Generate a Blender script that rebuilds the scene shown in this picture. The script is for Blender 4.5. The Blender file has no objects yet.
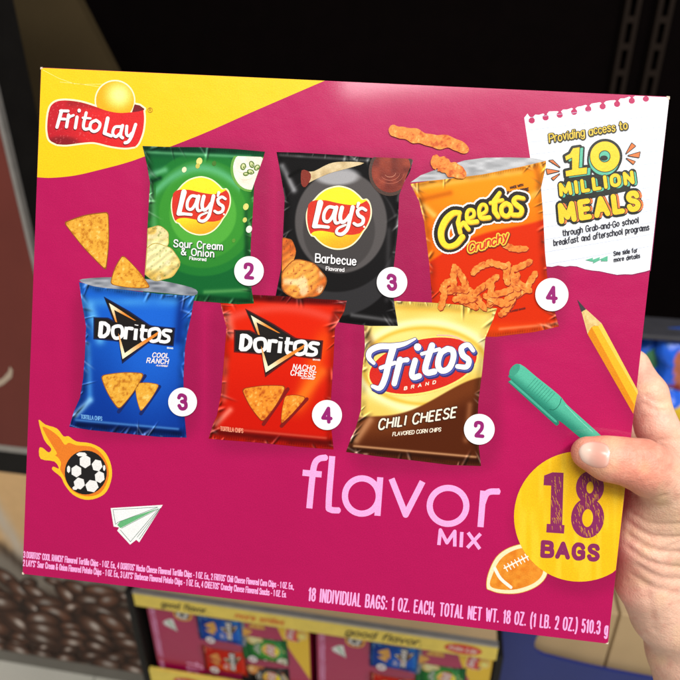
import bpy, math, random
import numpy as np
from mathutils import Matrix, Vector
from mathutils.geometry import delaunay_2d_cdt

random.seed(4)
S = bpy.context.scene
COL = S.collection

# ------------------------------------------------------------------ camera
F = 650.0                       # focal length in photo pixels (photo is 680 x 680)
PITCH = math.radians(28)
cam_data = bpy.data.cameras.new("camera")
cam = bpy.data.objects.new("camera", cam_data)
COL.objects.link(cam)
cam.location = (0, 0, 1.5)
cam.rotation_euler = (math.pi / 2 - PITCH, 0, 0)
cam_data.sensor_width = 36
cam_data.lens = 36 * F / 680
cam_data.clip_start = 0.02
cam_data.clip_end = 60
cam_data.dof.use_dof = True
cam_data.dof.focus_distance = 0.335
cam_data.dof.aperture_fstop = 10.0
S.camera = cam
CAM = Matrix.Translation(cam.location) @ cam.rotation_euler.to_matrix().to_4x4()

# ------------------------------------------------------------------ world, lamps, exposure
world = bpy.data.worlds.new("World")
S.world = world
world.use_nodes = True
bg = world.node_tree.nodes["Background"]
bg.inputs[0].default_value = (1.0, 0.96, 0.92, 1)
bg.inputs[1].default_value = 0.20

def area_lamp(name, loc, target, sx, sy, watt, col=(1, 0.97, 0.93)):
    d = bpy.data.lights.new(name, 'AREA')
    d.shape = 'RECTANGLE'; d.size = sx; d.size_y = sy; d.energy = watt; d.color = col
    o = bpy.data.objects.new(name, d)
    COL.objects.link(o)
    o.location = loc
    o.rotation_euler = (Vector(target) - Vector(loc)).to_track_quat('-Z', 'Y').to_euler()
    return o
area_lamp('ceiling_lamp', (0.25, -1.66, 3.3), (0.1, 0.3, 1.35), 1.5, 0.12, 13)
area_lamp('ceiling_lamp', (0.75, -0.45, 2.7), (0.05, 0.3, 1.3), 1.2, 0.3, 30)
area_lamp('ceiling_lamp', (-0.5, -0.80, 3.3), (0.0, 0.3, 1.1), 1.2, 0.4, 26)
S.view_settings.view_transform = 'Standard'
S.view_settings.look = 'None'
S.view_settings.exposure = 0.06
S.view_settings.gamma = 1

# ------------------------------------------------------------------ helpers
def lin(c):
    c = np.asarray(c, float) / 255.0
    return np.where(c <= 0.04045, c / 12.92, ((c + 0.055) / 1.055) ** 2.4)

def W(px, py, D):
    """a point of the place seen at photo pixel (px, py) at depth D metres"""
    return CAM @ Vector(((px - 340) / F * D, -(py - 340) / F * D, -D))

def tag(o, label=None, cat=None, group=None, kind=None):
    if label: o['label'] = label
    if cat: o['category'] = cat
    if group: o['group'] = group
    if kind: o['kind'] = kind
    return o

def empty(name, mat=None):
    o = bpy.data.objects.new(name, None)
    o.empty_display_size = 0.05
    COL.objects.link(o)
    if mat is not None: o.matrix_world = mat
    return o

def mesh_obj(name, verts, faces, mats, parent=None, midx=None, smooth=False, cols=None, mat_world=None):
    me = bpy.data.meshes.new(name)
    me.from_pydata([tuple(v) for v in verts], [], [tuple(f) for f in faces])
    for m in mats: me.materials.append(m)
    if midx is not None: me.polygons.foreach_set('material_index', np.asarray(midx, np.int32))
    if smooth: me.polygons.foreach_set('use_smooth', np.ones(len(me.polygons), bool))
    if cols is not None:
        a = me.color_attributes.new('col', 'FLOAT_COLOR', 'POINT')
        c = np.ones((len(verts), 4), np.float32); c[:, :3] = cols
        a.data.foreach_set('color', c.ravel())
    me.update()
    o = bpy.data.objects.new(name, me)
    COL.objects.link(o)
    if parent is not None: o.parent = parent
    if mat_world is not None: o.matrix_world = mat_world
    return o

def material(name, base=(200, 200, 200), rough=0.5, attr=False, spec=0.5, coat=0.0, noise=None, bump=None,
             metal=0.0, sss=0.0, coat_rough=0.2, ramp=None):
    m = bpy.data.materials.new(name); m.use_nodes = True
    nt = m.node_tree; N = nt.nodes; L = nt.links
    p = N['Principled BSDF']
    p.inputs['Roughness'].default_value = rough
    p.inputs['Specular IOR Level'].default_value = spec
    p.inputs['Metallic'].default_value = metal
    p.inputs['Coat Weight'].default_value = coat
    p.inputs['Coat Roughness'].default_value = coat_rough
    if sss:
        p.inputs['Subsurface Weight'].default_value = sss
        p.inputs['Subsurface Radius'].default_value = (1.0, 0.35, 0.2)
        p.inputs['Subsurface Scale'].default_value = 0.006
    tc = N.new('ShaderNodeTexCoord')
    if attr:
        a = N.new('ShaderNodeAttribute'); a.attribute_name = 'col'; src = a.outputs['Color']
    else:
        r = N.new('ShaderNodeRGB'); r.outputs[0].default_value = (*lin(base), 1); src = r.outputs[0]
    if noise:       # (scale, amount)
        for sc, am in noise:
            n = N.new('ShaderNodeTexNoise'); n.inputs['Scale'].default_value = sc; n.inputs['Detail'].default_value = 3
            L.new(tc.outputs['Object'], n.inputs['Vector'])
            mr = N.new('ShaderNodeMapRange')
            mr.inputs['From Min'].default_value = 0.25; mr.inputs['From Max'].default_value = 0.75
            mr.inputs['To Min'].default_value = 1 - am; mr.inputs['To Max'].default_value = 1 + am
            L.new(n.outputs['Fac'], mr.inputs['Value'])
            mx = N.new('ShaderNodeVectorMath'); mx.operation = 'SCALE'
            L.new(src, mx.inputs[0]); L.new(mr.outputs[0], mx.inputs['Scale']); src = mx.outputs[0]
    L.new(src, p.inputs['Base Color'])
    if bump:        # list of (kind, scale, distance)
        prev = None
        for kind, sc, dist in bump:
            if kind == 'v':
                n = N.new('ShaderNodeTexVoronoi'); n.inputs['Scale'].default_value = sc; out = n.outputs['Distance']
            else:
                n = N.new('ShaderNodeTexNoise'); n.inputs['Scale'].default_value = sc; n.inputs['Detail'].default_value = 4
                out = n.outputs['Fac']
            L.new(tc.outputs['Object'], n.inputs['Vector'])
            b = N.new('ShaderNodeBump'); b.inputs['Strength'].default_value = 1.0; b.inputs['Distance'].default_value = dist
            L.new(out, b.inputs['Height'])
            if prev is not None: L.new(prev, b.inputs['Normal'])
            prev = b.outputs['Normal']
        L.new(prev, p.inputs['Normal'])
    return m

# ---- smooth value noise for the printed pictures
_rng = np.random.RandomState(7)
_tab = _rng.rand(256, 256)
def vn(x, y, s):
    x = np.asarray(x, float) / s + 37.3; y = np.asarray(y, float) / s + 91.7
    xi = np.floor(x).astype(int); yi = np.floor(y).astype(int)
    u = x - xi; v = y - yi; u = u * u * (3 - 2 * u); v = v * v * (3 - 2 * v)
    g = lambda i, j: _tab[i % 256, j % 256]
    return (g(xi, yi) * (1 - u) + g(xi + 1, yi) * u) * (1 - v) + (g(xi, yi + 1) * (1 - u) + g(xi + 1, yi + 1) * u) * v
def seg_d(x, y, x0, y0, x1, y1):
    dx, dy = x1 - x0, y1 - y0
    t = np.clip(((x - x0) * dx + (y - y0) * dy) / (dx * dx + dy * dy + 1e-9), 0, 1)
    return np.hypot(x - x0 - t * dx, y - y0 - t * dy)
def glow(x, y, x0, y0, x1, y1, w):
    return np.exp(-(seg_d(x, y, x0, y0, x1, y1) / w) ** 2)
def sstep(a, b, v):
    t = np.clip((v - a) / (b - a), 0, 1); return t * t * (3 - 2 * t)
def mix(a, b, t):
    t = np.asarray(t)[:, None] if np.ndim(t) else t
    return np.asarray(a, float) * (1 - t) + np.asarray(b, float) * t

# ------------------------------------------------------------------ the hero box: its frame in the place
BOX_W = 0.32
CORN = [(40.5, 67.0), (670.0, 96.3), (608.3, 644.3), (22.0, 574.3)]
def _frame():
    c = [np.array([(x - 340) / F, -(y - 340) / F, -1.0]) for x, y in CORN]
    TL, TR, BR, BL = c
    # depths so that TL - TR + BR - BL = 0
    A = np.array([TR, -BR, BL]).T
    s = np.linalg.solve(A, TL)              # TL = a TR - b BR + c BL
    P = [TL, TR * s[0], BR * s[1], BL * s[2]]
    w = (np.linalg.norm(P[1] - P[0]) + np.linalg.norm(P[2] - P[3])) / 2
    P = [p * BOX_W / w for p in P]
    ctr = sum(P) / 4
    X = (P[1] - P[0] + P[2] - P[3]); X /= np.linalg.norm(X)
    Y = (P[0] - P[3] + P[1] - P[2]); Yl = np.linalg.norm(Y) / 2; Y -= X * (X @ Y); Y /= np.linalg.norm(Y)
    Z = np.cross(X, Y)
    return ctr, X, Y, Z, Yl
_c, _X, _Y, _Z, BOX_H = _frame()
def px_local(p, z=0.0):
    """photo pixels (n,2) -> (n,3) on the box front raised by z (box frame)"""
    p = np.asarray(p, float).reshape(-1, 2)
    r = np.stack([(p[:, 0] - 340) / F, -(p[:, 1] - 340) / F, -np.ones(len(p))], 1)
    o = _c + _Z * z
    t = (o @ _Z) / (r @ _Z)
    q = r * t[:, None] - o
    return np.stack([q @ _X, q @ _Y, np.full(len(p), z)], 1)
_m = Matrix(((_X[0], _Y[0], _Z[0], _c[0]), (_X[1], _Y[1], _Z[1], _c[1]), (_X[2], _Y[2], _Z[2], _c[2]), (0, 0, 0, 1)))
BOXM = CAM @ _m
print('box', BOX_W, BOX_H, 'depth', -_c[2])
LEV = 0.00002

# ------------------------------------------------------------------ flat printed art
def Z(ox, oy, s, pts):
    return [(ox + a / s, oy + b / s) for a, b in pts]
def cat(pts, closed=False, n=6):
    """Catmull-Rom through the points"""
    P = [np.array(p, float) for p in pts]; m = len(P); out = []
    if m < 3: return [tuple(p) for p in P]
    rng = range(m if closed else m - 1)
    for i in rng:
        if closed: p0, p1, p2, p3 = P[i - 1], P[i], P[(i + 1) % m], P[(i + 2) % m]
        else:
            p1, p2 = P[i], P[i + 1]
            p0 = P[i - 1] if i else 2 * p1 - p2
            p3 = P[i + 2] if i + 2 < m else 2 * p2 - p1
        for k in range(n):
            t = k / n
            out.append(tuple(0.5 * (2 * p1 + (p2 - p0) * t + (2 * p0 - 5 * p1 + 4 * p2 - p3) * t * t + (3 * p1 - p0 - 3 * p2 + p3) * t ** 3)))
    if not closed: out.append(tuple(P[-1]))
    return out
def ell(cx, cy, rx, ry=None, rot=0, n=36):
    ry = rx if ry is None else ry; c, s = math.cos(math.radians(rot)), math.sin(math.radians(rot))
    return [(cx + rx * math.cos(a) * c - ry * math.sin(a) * s, cy + rx * math.cos(a) * s + ry * math.sin(a) * c)
            for a in (2 * math.pi * k / n for k in range(n))]
def area2(p):
    return sum(p[i - 1][0] * p[i][1] - p[i][0] * p[i - 1][1] for i in range(len(p)))
def inside(poly, x, y):
    r = np.zeros(len(x), bool); n = len(poly)
    for i in range(n):
        x0, y0 = poly[i - 1]; x1, y1 = poly[i]
        if y0 == y1: continue
        c = ((y0 > y) != (y1 > y)) & (x < (x1 - x0) * (y - y0) / (y1 - y0) + x0)
        r ^= c
    return r
def cdt(polys, extra=()):
    vs, fs = [], []
    for p in polys:
        if area2(p) < 0: p = p[::-1]
        b = len(vs); vs += [Vector((float(a), float(c))) for a, c in p]; fs.append(list(range(b, b + len(p))))
    vs += [Vector((float(a), float(c))) for a, c in extra]
    r = delaunay_2d_cdt(vs, [], fs, 0, 1e-5)
    return [(v.x, v.y) for v in r[0]], [f for f, o in zip(r[2], r[5]) if o]

def clip(poly, a, b):
    """keep the part of poly on the inner side of the line a -> b (inner: right hand side as seen on the photo)"""
    f = lambda p: -((b[0] - a[0]) * (p[1] - a[1]) - (b[1] - a[1]) * (p[0] - a[0])); out = []
    for i in range(len(poly)):
        p, q = poly[i - 1], poly[i]; fp, fq = f(p), f(q)
        if (fp < 0) != (fq < 0):
            t = fp / (fp - fq); out.append((p[0] + (q[0] - p[0]) * t, p[1] + (q[1] - p[1]) * t))
        if fq >= 0: out.append(q)
    return out
class Art:
    def __init__(self): self.v = []; self.f = []; self.c = []; self.m = []; self.n = 0
    def _add(self, vs, fs, lev, color, mi=0):
        a = np.array(vs); loc = px_local(a, lev * LEV)
        if callable(color): c = np.asarray(color(a[:, 0], a[:, 1]), float)
        else: c = np.tile(np.asarray(color, float), (len(a), 1))
        self.v.append(loc); self.c.append(lin(np.clip(c, 0, 255)) * 0.86)
        fs = [tuple(self.n + i for i in reversed(f)) for f in fs]
        # photo y points down: reversing keeps the faces looking at the viewer
        self.f += fs; self.m += [mi] * len(fs); self.n += len(a)
    def fill(self, poly, lev, color, sp=None, mi=0):
        poly = [tuple(p) for p in poly]; extra = ()
        if sp:
            q = []
            for i in range(len(poly)):
                a = np.array(poly[i - 1]); b = np.array(poly[i]); k = max(1, int(np.hypot(*(b - a)) / sp))
                q += [tuple(a + (b - a) * t / k) for t in range(k)]
            poly = q
            A = np.array(poly); x0, y0 = A.min(0); x1, y1 = A.max(0)
            gx, gy = np.meshgrid(np.arange(x0 + sp * .37, x1, sp), np.arange(y0 + sp * .41, y1, sp))
            gx, gy = gx.ravel(), gy.ravel(); k = inside(poly, gx, gy); gx, gy = gx[k], gy[k]
            extra = list(zip(gx, gy))
        vs, fs = cdt([poly], extra)
        self._add(vs, fs, lev, color, mi)
    def strokes(self, items, lev, color, grow=0.0, mi=0, dx=0, dy=0, cap=True, nd=10):
        """items: list of (points, widths, cap?) in photo pixels, merged into one shape"""
        polys = []
        for it in items:
            pts, w = it[0], it[1]; cp = it[2] if len(it) > 2 else cap
            n = len(pts)
            ws = [w] * n if np.isscalar(w) else list(np.interp(np.linspace(0, 1, n), np.linspace(0, 1, len(w)), w))
            ws = [k / 2 + grow for k in ws]
            pts = [(a + dx, b + dy) for a, b in pts]
            for i in range(n - 1):
                (ax, ay), (bx, by) = pts[i], pts[i + 1]; d = math.hypot(bx - ax, by - ay)
                if d < 1e-6: continue
                nx, ny = -(by - ay) / d, (bx - ax) / d; ra, rb = ws[i], ws[i + 1]
                ex = ey = fx = fy = 0
                if not cp and grow:
                    if i == 0: ex, ey = (ax - bx) / d * grow, (ay - by) / d * grow
                    if i == n - 2: fx, fy = (bx - ax) / d * grow, (by - ay) / d * grow
                polys.append([(ax + nx * ra + ex, ay + ny * ra + ey), (ax - nx * ra + ex, ay - ny * ra + ey),
                              (bx - nx * rb + fx, by - ny * rb + fy), (bx + nx * rb + fx, by + ny * rb + fy)])
            for i in range(n):
                if not cp and i in (0, n - 1): continue
                if 0 < i < n - 1:
                    a = np.subtract(pts[i], pts[i - 1]); b = np.subtract(pts[i + 1], pts[i])
                    if abs(math.atan2(a[0] * b[1] - a[1] * b[0], a @ b)) < (0.02 if ws[i] > .9 else .12): continue
                polys.append(ell(pts[i][0], pts[i][1], ws[i], n=nd))
        vs, fs = cdt(polys)
        self._add(vs, fs, lev, color, mi)
    def build(self, name, mats, parent):
        return mesh_obj(name, np.concatenate(self.v), self.f, mats, parent, self.m, cols=np.concatenate(self.c))

# ------------------------------------------------------------------ single stroke alphabet
# glyph: advance width, strokes; '~' smooth, 'o' closed smooth; y up, cap height 1
G = {
'A': (.72, ['0,0 .36,1 .72,0', '.13,.33 .59,.33']), 'B': (.62, ['0,0 0,1 .36,1', '~.36,1 .57,.93 .57,.6 .36,.53', '0,.53 .36,.53', '~.36,.53 .62,.46 .62,.08 .36,0', '0,0 .36,0']),
'C': (.62, ['~.62,.78 .5,.98 .2,1 .02,.75 0,.5 .02,.25 .2,0 .5,.02 .62,.22']), 'D': (.64, ['0,0 0,1 .26,1', '~.26,1 .54,.92 .64,.7 .64,.3 .54,.08 .26,0', '0,0 .26,0']),
'E': (.52, ['.52,0 0,0 0,1 .52,1', '0,.52 .45,.52']), 'F': (.5, ['0,0 0,1 .5,1', '0,.52 .42,.52']),
'G': (.66, ['~.62,.8 .5,.98 .2,1 .02,.75 0,.5 .02,.25 .2,0 .5,.02 .62,.15', '.64,.1 .64,.47 .38,.47']), 'H': (.62, ['0,0 0,1', '.62,0 .62,1', '0,.52 .62,.52']),
'I': (.06, ['.03,0 .03,1']), 'J': (.45, ['~.45,1 .45,.3 .4,.05 .2,0 .05,.06 0,.25']), 'K': (.62, ['0,0 0,1', '.6,1 .04,.42', '.2,.58 .62,0']),
'L': (.48, ['0,1 0,0 .48,0']), 'M': (.84, ['0,0 .04,1 .42,.2 .8,1 .84,0']), 'N': (.64, ['0,0 0,1 .64,0 .64,1']),
'O': (.68, ['o.34,1 .06,.85 0,.5 .06,.15 .34,0 .62,.15 .68,.5 .62,.85']), 'P': (.58, ['0,0 0,1 .32,1', '~.32,1 .58,.92 .58,.52 .32,.44', '0,.44 .32,.44']),
'Q': (.68, ['o.34,1 .06,.85 0,.5 .06,.15 .34,0 .62,.15 .68,.5 .62,.85', '.42,.22 .7,-.06']),
'R': (.62, ['0,0 0,1 .34,1', '~.34,1 .58,.93 .58,.55 .34,.47', '0,.47 .34,.47', '.34,.47 .62,0']),
'S': (.58, ['~.56,.8 .46,.98 .16,.99 .02,.78 .14,.57 .44,.45 .58,.24 .44,.02 .12,.01 0,.2']), 'T': (.6, ['0,1 .6,1', '.3,1 .3,0']),
'U': (.62, ['~0,1 0,.3 .08,.04 .31,0 .54,.04 .62,.3 .62,1']), 'V': (.68, ['0,1 .34,0 .68,1']), 'W': (1.0, ['0,1 .24,0 .5,.85 .76,0 1,1']),
'X': (.66, ['0,0 .66,1', '0,1 .66,0']), 'Y': (.64, ['0,1 .32,.48 .64,1', '.32,.48 .32,0']), 'Z': (.58, ['0,1 .58,1 0,0 .58,0']),
'a': (.48, ['o.24,.68 .04,.56 .0,.34 .05,.1 .24,0 .44,.14 .48,.34 .44,.56', '.48,.68 .48,0']), 'b': (.48, ['o.24,.68 .04,.56 .0,.34 .05,.1 .24,0 .44,.14 .48,.34 .44,.56', '0,1 0,0']),
'c': (.44, ['~.44,.54 .3,.68 .08,.6 0,.34 .08,.08 .3,0 .44,.14']), 'd': (.48, ['o.24,.68 .04,.56 .0,.34 .05,.1 .24,0 .44,.14 .48,.34 .44,.56', '.48,1 .48,0']),
'e': (.48, ['~0,.35 .47,.37 .42,.58 .24,.68 .05,.57 0,.34 .06,.09 .26,0 .45,.12']), 'f': (.34, ['~.1,0 .1,.75 .18,.97 .34,1', '0,.66 .3,.66']),
'g': (.48, ['o.24,.68 .04,.56 .0,.34 .05,.1 .24,0 .44,.14 .48,.34 .44,.56', '~.48,.68 .48,-.05 .4,-.26 .2,-.3 .03,-.2']), 'h': (.46, ['0,1 0,0', '~0,.45 .12,.65 .3,.68 .44,.55 .46,.4 .46,0']),
'i': (.06, ['.03,.68 .03,0', '.03,.9 .03,.94']), 'j': (.16, ['~.14,.68 .14,-.1 .1,-.26 0,-.3', '.14,.9 .14,.94']), 'k': (.44, ['0,1 0,0', '.42,.68 .02,.26', '.16,.42 .44,0']),
'l': (.06, ['.03,1 .03,0']), 'm': (.76, ['0,.68 0,0', '~0,.45 .1,.65 .24,.68 .36,.58 .38,.42 .38,0', '~.38,.45 .48,.65 .62,.68 .74,.58 .76,.42 .76,0']),
'n': (.46, ['0,.68 0,0', '~0,.45 .12,.65 .3,.68 .44,.55 .46,.4 .46,0']), 'o': (.5, ['o.25,.68 .05,.56 0,.34 .05,.12 .25,0 .45,.12 .5,.34 .45,.56']),
'p': (.48, ['o.24,.68 .04,.56 .0,.34 .05,.1 .24,0 .44,.14 .48,.34 .44,.56', '0,.68 0,-.3']), 'q': (.48, ['o.24,.68 .04,.56 .0,.34 .05,.1 .24,0 .44,.14 .48,.34 .44,.56', '.48,.68 .48,-.3']),
'r': (.3, ['0,.68 0,0', '~0,.42 .08,.6 .2,.68 .3,.67']), 's': (.42, ['~.4,.56 .28,.68 .1,.66 .03,.52 .14,.39 .3,.32 .42,.2 .32,.02 .12,0 0,.12']),
't': (.34, ['~.12,.95 .12,.2 .2,.02 .34,.02', '0,.68 .32,.68']), 'u': (.46, ['~0,.68 0,.25 .06,.05 .22,0 .38,.06 .46,.25', '.46,.68 .46,0']),
'v': (.46, ['0,.68 .23,0 .46,.68']), 'w': (.7, ['0,.68 .18,0 .35,.6 .52,0 .7,.68']), 'x': (.44, ['0,0 .44,.68', '0,.68 .44,0']),
'y': (.46, ['0,.68 .24,.02', '~.46,.68 .24,.02 .12,-.25 0,-.3']), 'z': (.42, ['0,.68 .42,.68 0,0 .42,0']),
'0': (.56, ['o.28,1 .04,.85 0,.5 .04,.15 .28,0 .52,.15 .56,.5 .52,.85']), '1': (.26, ['0,.8 .2,1 .2,0']),
'2': (.52, ['~0,.74 .05,.94 .26,1 .47,.93 .5,.7 .4,.46 .06,.08', '.06,.08 .02,0 .52,0']), '3': (.54, ['~.0,.8 .1,.98 .3,1 .5,.88 .48,.62 .22,.53', '~.22,.53 .5,.46 .54,.18 .38,.01 .14,.01 0,.2']),
'4': (.6, ['.44,0 .44,1 0,.26 .6,.26']), '5': (.52, ['.48,1 .06,1 .03,.55', '~.03,.55 .26,.64 .48,.52 .52,.26 .36,.01 .12,.01 0,.18']),
'8': (.56, ['o.28,1 .06,.92 .04,.68 .28,.53 .52,.68 .5,.92', 'o.28,.53 .02,.42 .01,.12 .28,0 .55,.12 .54,.42']),
':': (.06, ['.03,.62 .03,.66', '.03,.04 .03,.08']), '.': (.06, ['.03,.02 .03,.05']), ',': (.08, ['.06,.05 .01,-.14']), '-': (.28, ['0,.38 .28,.38']),
"'": (.06, ['.03,1 .03,.76']), '(': (.2, ['~.2,1.1 .04,.8 0,.45 .04,.1 .2,-.2']), ')': (.2, ['~0,1.1 .16,.8 .2,.45 .16,.1 0,-.2']),
'&': (.66, ['~.64,.0 .18,.6 .1,.85 .26,1 .42,.86 .3,.62 .04,.36 .06,.08 .28,0 .5,.12 .62,.42']), '®': (.2, ['o.1,1 .0,.9 .1,.8 .2,.9']), ' ': (.3, []),
}
def glyph(ch, n=4):
    w, ss = G[ch]; out = []
    for s in ss:
        k = s[0] if s[0] in '~o' else ''
        p = [tuple(map(float, t.split(','))) for t in s.lstrip('~o').split()]
        if k == '~': p = cat(p, False, n)
        if k == 'o': p = cat(p, True, n); p.append(p[0])
        out.append(p)
    return w, out
def text(s, A, B, up, w, gap=.2, n=4, jitter=0.0, cap=True):
    """strokes of the text s; baseline from pixel A to pixel B, cap height vector up"""
    adv = []; x = 0
    for ch in s:
        adv.append(x); x += G[ch][0] + gap
    tot = x - gap; A = np.array(A, float); B = np.array(B, float); ex = (B - A) / tot; uy = np.array(up, float)
    out = []
    for i, ch in enumerate(s):
        jy = (math.sin(i * 2.4 + len(s)) * jitter)
        for p in glyph(ch, n)[1]:
            out.append(([tuple(A + ex * (adv[i] + a) + uy * (b + jy)) for a, b in p], w, cap))
    return out
def text_art(art, s, A, B, up, w, lev, color, gap=.2, n=4, nd=8, jitter=0, cap=True, grow=0, dx=0, dy=0):
    """words merged glyph run by glyph run (keeps the merging fast for long lines)"""
    it = text(s, A, B, up, w, gap, n, jitter, cap)
    for k in range(0, len(it), 40): art.strokes(it[k:k + 40], lev + (k // 40) * 0.05, color, grow, nd=nd, dx=dx, dy=dy)
# ------------------------------------------------------------------ materials of the printed board
PRINT = material('printed_board', attr=True, rough=0.42, spec=0.22, coat=.6, coat_rough=.10, noise=[(1700, 0.13), (14, 0.03)], bump=[('n', 1500, 0.00006), ('n', 60, 0.0003), ('n', 8, 0.003)])
FOIL = material('printed_picture', attr=True, rough=0.4, spec=0.07, noise=[(1900, 0.07)], bump=[('n', 1500, 0.00003)])
WHITE = (250, 248, 250); MAG = (184, 5, 87); PURP = (150, 28, 112); PINK = (252, 176, 232)
MATS = [PRINT, FOIL]

# each chip bag picture: outline and printed colours -------------------------------------------------
def bag_light(x, y, c, out, seed, lo=0.55):
    """the printed foil look: crimps, ribs and sharp folds that belong to the picture itself"""
    rr = np.random.RandomState(seed * 7 + 1)
    d = np.full(len(x), 1e9)
    for i in range(len(out)): d = np.minimum(d, seg_d(x, y, *out[i - 1], *out[i]))
    n = vn(x + seed * 31, y + seed * 17, 7)
    side = 1 - sstep(0, 9, d)
    m = 1 - (1 - lo) * side * (.25 + .9 * n)
    y0 = min(p[1] for p in out); y1 = max(p[1] for p in out); add = np.zeros(len(x))
    cx = sum(p[0] for p in out) / len(out); cy = (y0 + y1) / 2
    for k in range(58):                      # folds running in from the rim: a light line beside a dark one
        i = rr.randint(len(out)); t = rr.rand(); a, b = np.array(out[i - 1]), np.array(out[i]); p = a + (b - a) * t
        v = np.array((cx, cy)) - p; v = v / np.linalg.norm(v); an = rr.randn() * .8; v = np.array((v[0] * math.cos(an) - v[1] * math.sin(an), v[0] * math.sin(an) + v[1] * math.cos(an)))
        l = 4 + 17 * rr.rand() ** 2; q = p + v * l; w = .5 + .9 * rr.rand(); s_ = 1 - sstep(l * .3, l, np.hypot(x - p[0], y - p[1]))
        add += glow(x, y, *p, *q, w) * s_ * (45 + 110 * rr.rand())
        m *= 1 - .5 * glow(x, y, *(p + (w * 1.3, w)), *(q + (w * 1.3, w)), w * 1.2) * s_
    rib = np.sin(x * 2.6 + y * .2) * .12 * (np.clip(1 - np.abs(d - 2.2) / 2.4, 0, 1)) * ((y < y0 + 16) | (y > y1 - 14))
    add += 70 * np.exp(-((d - .9) / .6) ** 2) * np.clip(n - .3, 0, 1)
    return c * (m * (1 + rib))[:, None] + add[:, None] * (.45 + .55 * np.clip(c / 255, 0, 1))

def band(c, w, x, y, x0, y0, x1, y1, wd, col):
    return mix_a(c, col, glow(x, y, x0, y0, x1, y1, wd) * w)
def mix_a(a, b, t):
    t = t[:, None]; return a * (1 - t) + np.asarray(b, float) * t
def disc(x, y, cx, cy, rx, ry, soft=1.0):
    r = np.sqrt(((x - cx) / rx) ** 2 + ((y - cy) / ry) ** 2)
    return 1 - sstep(1 - soft / rx, 1 + soft / rx, r)

def crispy(base, dark, s=3.0, k=1.0):
    def fn(x, y):
        n = vn(x, y, s) * .35 + vn(x + 50, y + 9, s * .5) * .35 + vn(x + 5, y + 90, s * .22) * .3
        c = mix(dark, base, sstep(.22, .5, n))
        return mix_a(c, (255, 228, 140), sstep(.6, .85, n) * .7 * k)
    return fn
CORN_CHIP = crispy((240, 176, 58), (196, 118, 26), 4)
NACHO = crispy((240, 146, 38), (192, 84, 12), 4.2)
PUFF = crispy((240, 140, 54), (200, 84, 20), 4.6, .9)
def slice_(base, edge, spot, c0, r0):
    def fn(x, y):
        n = vn(x, y, 9); q = vn(x * 1.0, y * 1.0, 1.5); r_ = np.hypot(x - c0[0], y - c0[1]) / r0
        c = mix(base, edge, sstep(.55, 1.15, r_ + .5 * (n - .5))); c = c * (1 + .10 * np.sin((x * .6 + y * .8) * .9 + 3 * n))[:, None]
        c = mix_a(c, (255, 250, 214), sstep(.62, .85, n) * .6)
        return mix_a(c, spot, sstep(.80, .95, q) * .8)
    return fn
POTATO = slice_((242, 232, 168), (214, 176, 84), (110, 130, 60), (158, 254), 21)
BBQP = slice_((244, 164, 66), (204, 96, 28), (150, 50, 16), (300, 276), 24)

# ---- Sour cream & onion (green) ----
OUT_G = [(142.4, 145.9), (165, 146.8), (200, 147.2), (235, 149), (265, 151.7), (262, 162), (257, 172), (254.3, 183), (253, 209), (250.8, 244), (250.4, 278), (252, 292), (254, 303.5), (238, 304.3), (192, 300.6), (160, 297), (143, 293), (146, 262), (147, 236), (148.5, 209), (150, 183), (147, 165)]
def col_green(x, y):
    c = np.tile(np.array([22., 100, 48]), (len(x), 1))
    for r, k in ((62, (34, 120, 50)), (54, (48, 134, 50)), (45, (60, 148, 52)), (34, (84, 172, 64))):
        c = mix_a(c, k, disc(x, y, 203, 214, r * .98, r, 1.2))
    c = mix_a(c, (110, 196, 150), np.exp(-((y - 168 - .012 * (x - 200) ** 2) / 5) ** 2) * .65 * (np.abs(x - 198) < 42))
    c = mix_a(c, (14, 70, 44), 1 - sstep(149, 161, y + .0 * x))
    c = band(c, .8, x, y, 146, 152, 250, 157, 1.6, (96, 178, 120))
    c = band(c, .7, x, y, 146, 176, 165, 170, 3, (120, 200, 150)); c = band(c, .9, x, y, 146, 184, 160, 178, 2.2, (8, 54, 30))
    c = band(c, .6, x, y, 152, 190, 154, 235, 3, (104, 190, 120)); c = band(c, .8, x, y, 246, 210, 247, 286, 2.4, (20, 78, 40))
    c = band(c, .7, x, y, 200, 296, 252, 301, 2.2, (12, 68, 36)); c = band(c, .6, x, y, 205, 292, 246, 290, 2, (110, 180, 100))
    return bag_light(x, y, c, OUT_G, 1)
OUT_K = [(276.5, 152), (300, 152.6), (340, 155), (380, 158.5), (413, 160), (410, 172), (403, 184), (399, 196), (398, 228), (393.5, 269), (392.5, 290), (395, 308), (398, 326), (370, 326), (340, 322.5), (310, 318), (272, 312), (276, 294), (281, 269), (283, 236), (284.7, 198), (281, 176)]
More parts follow.
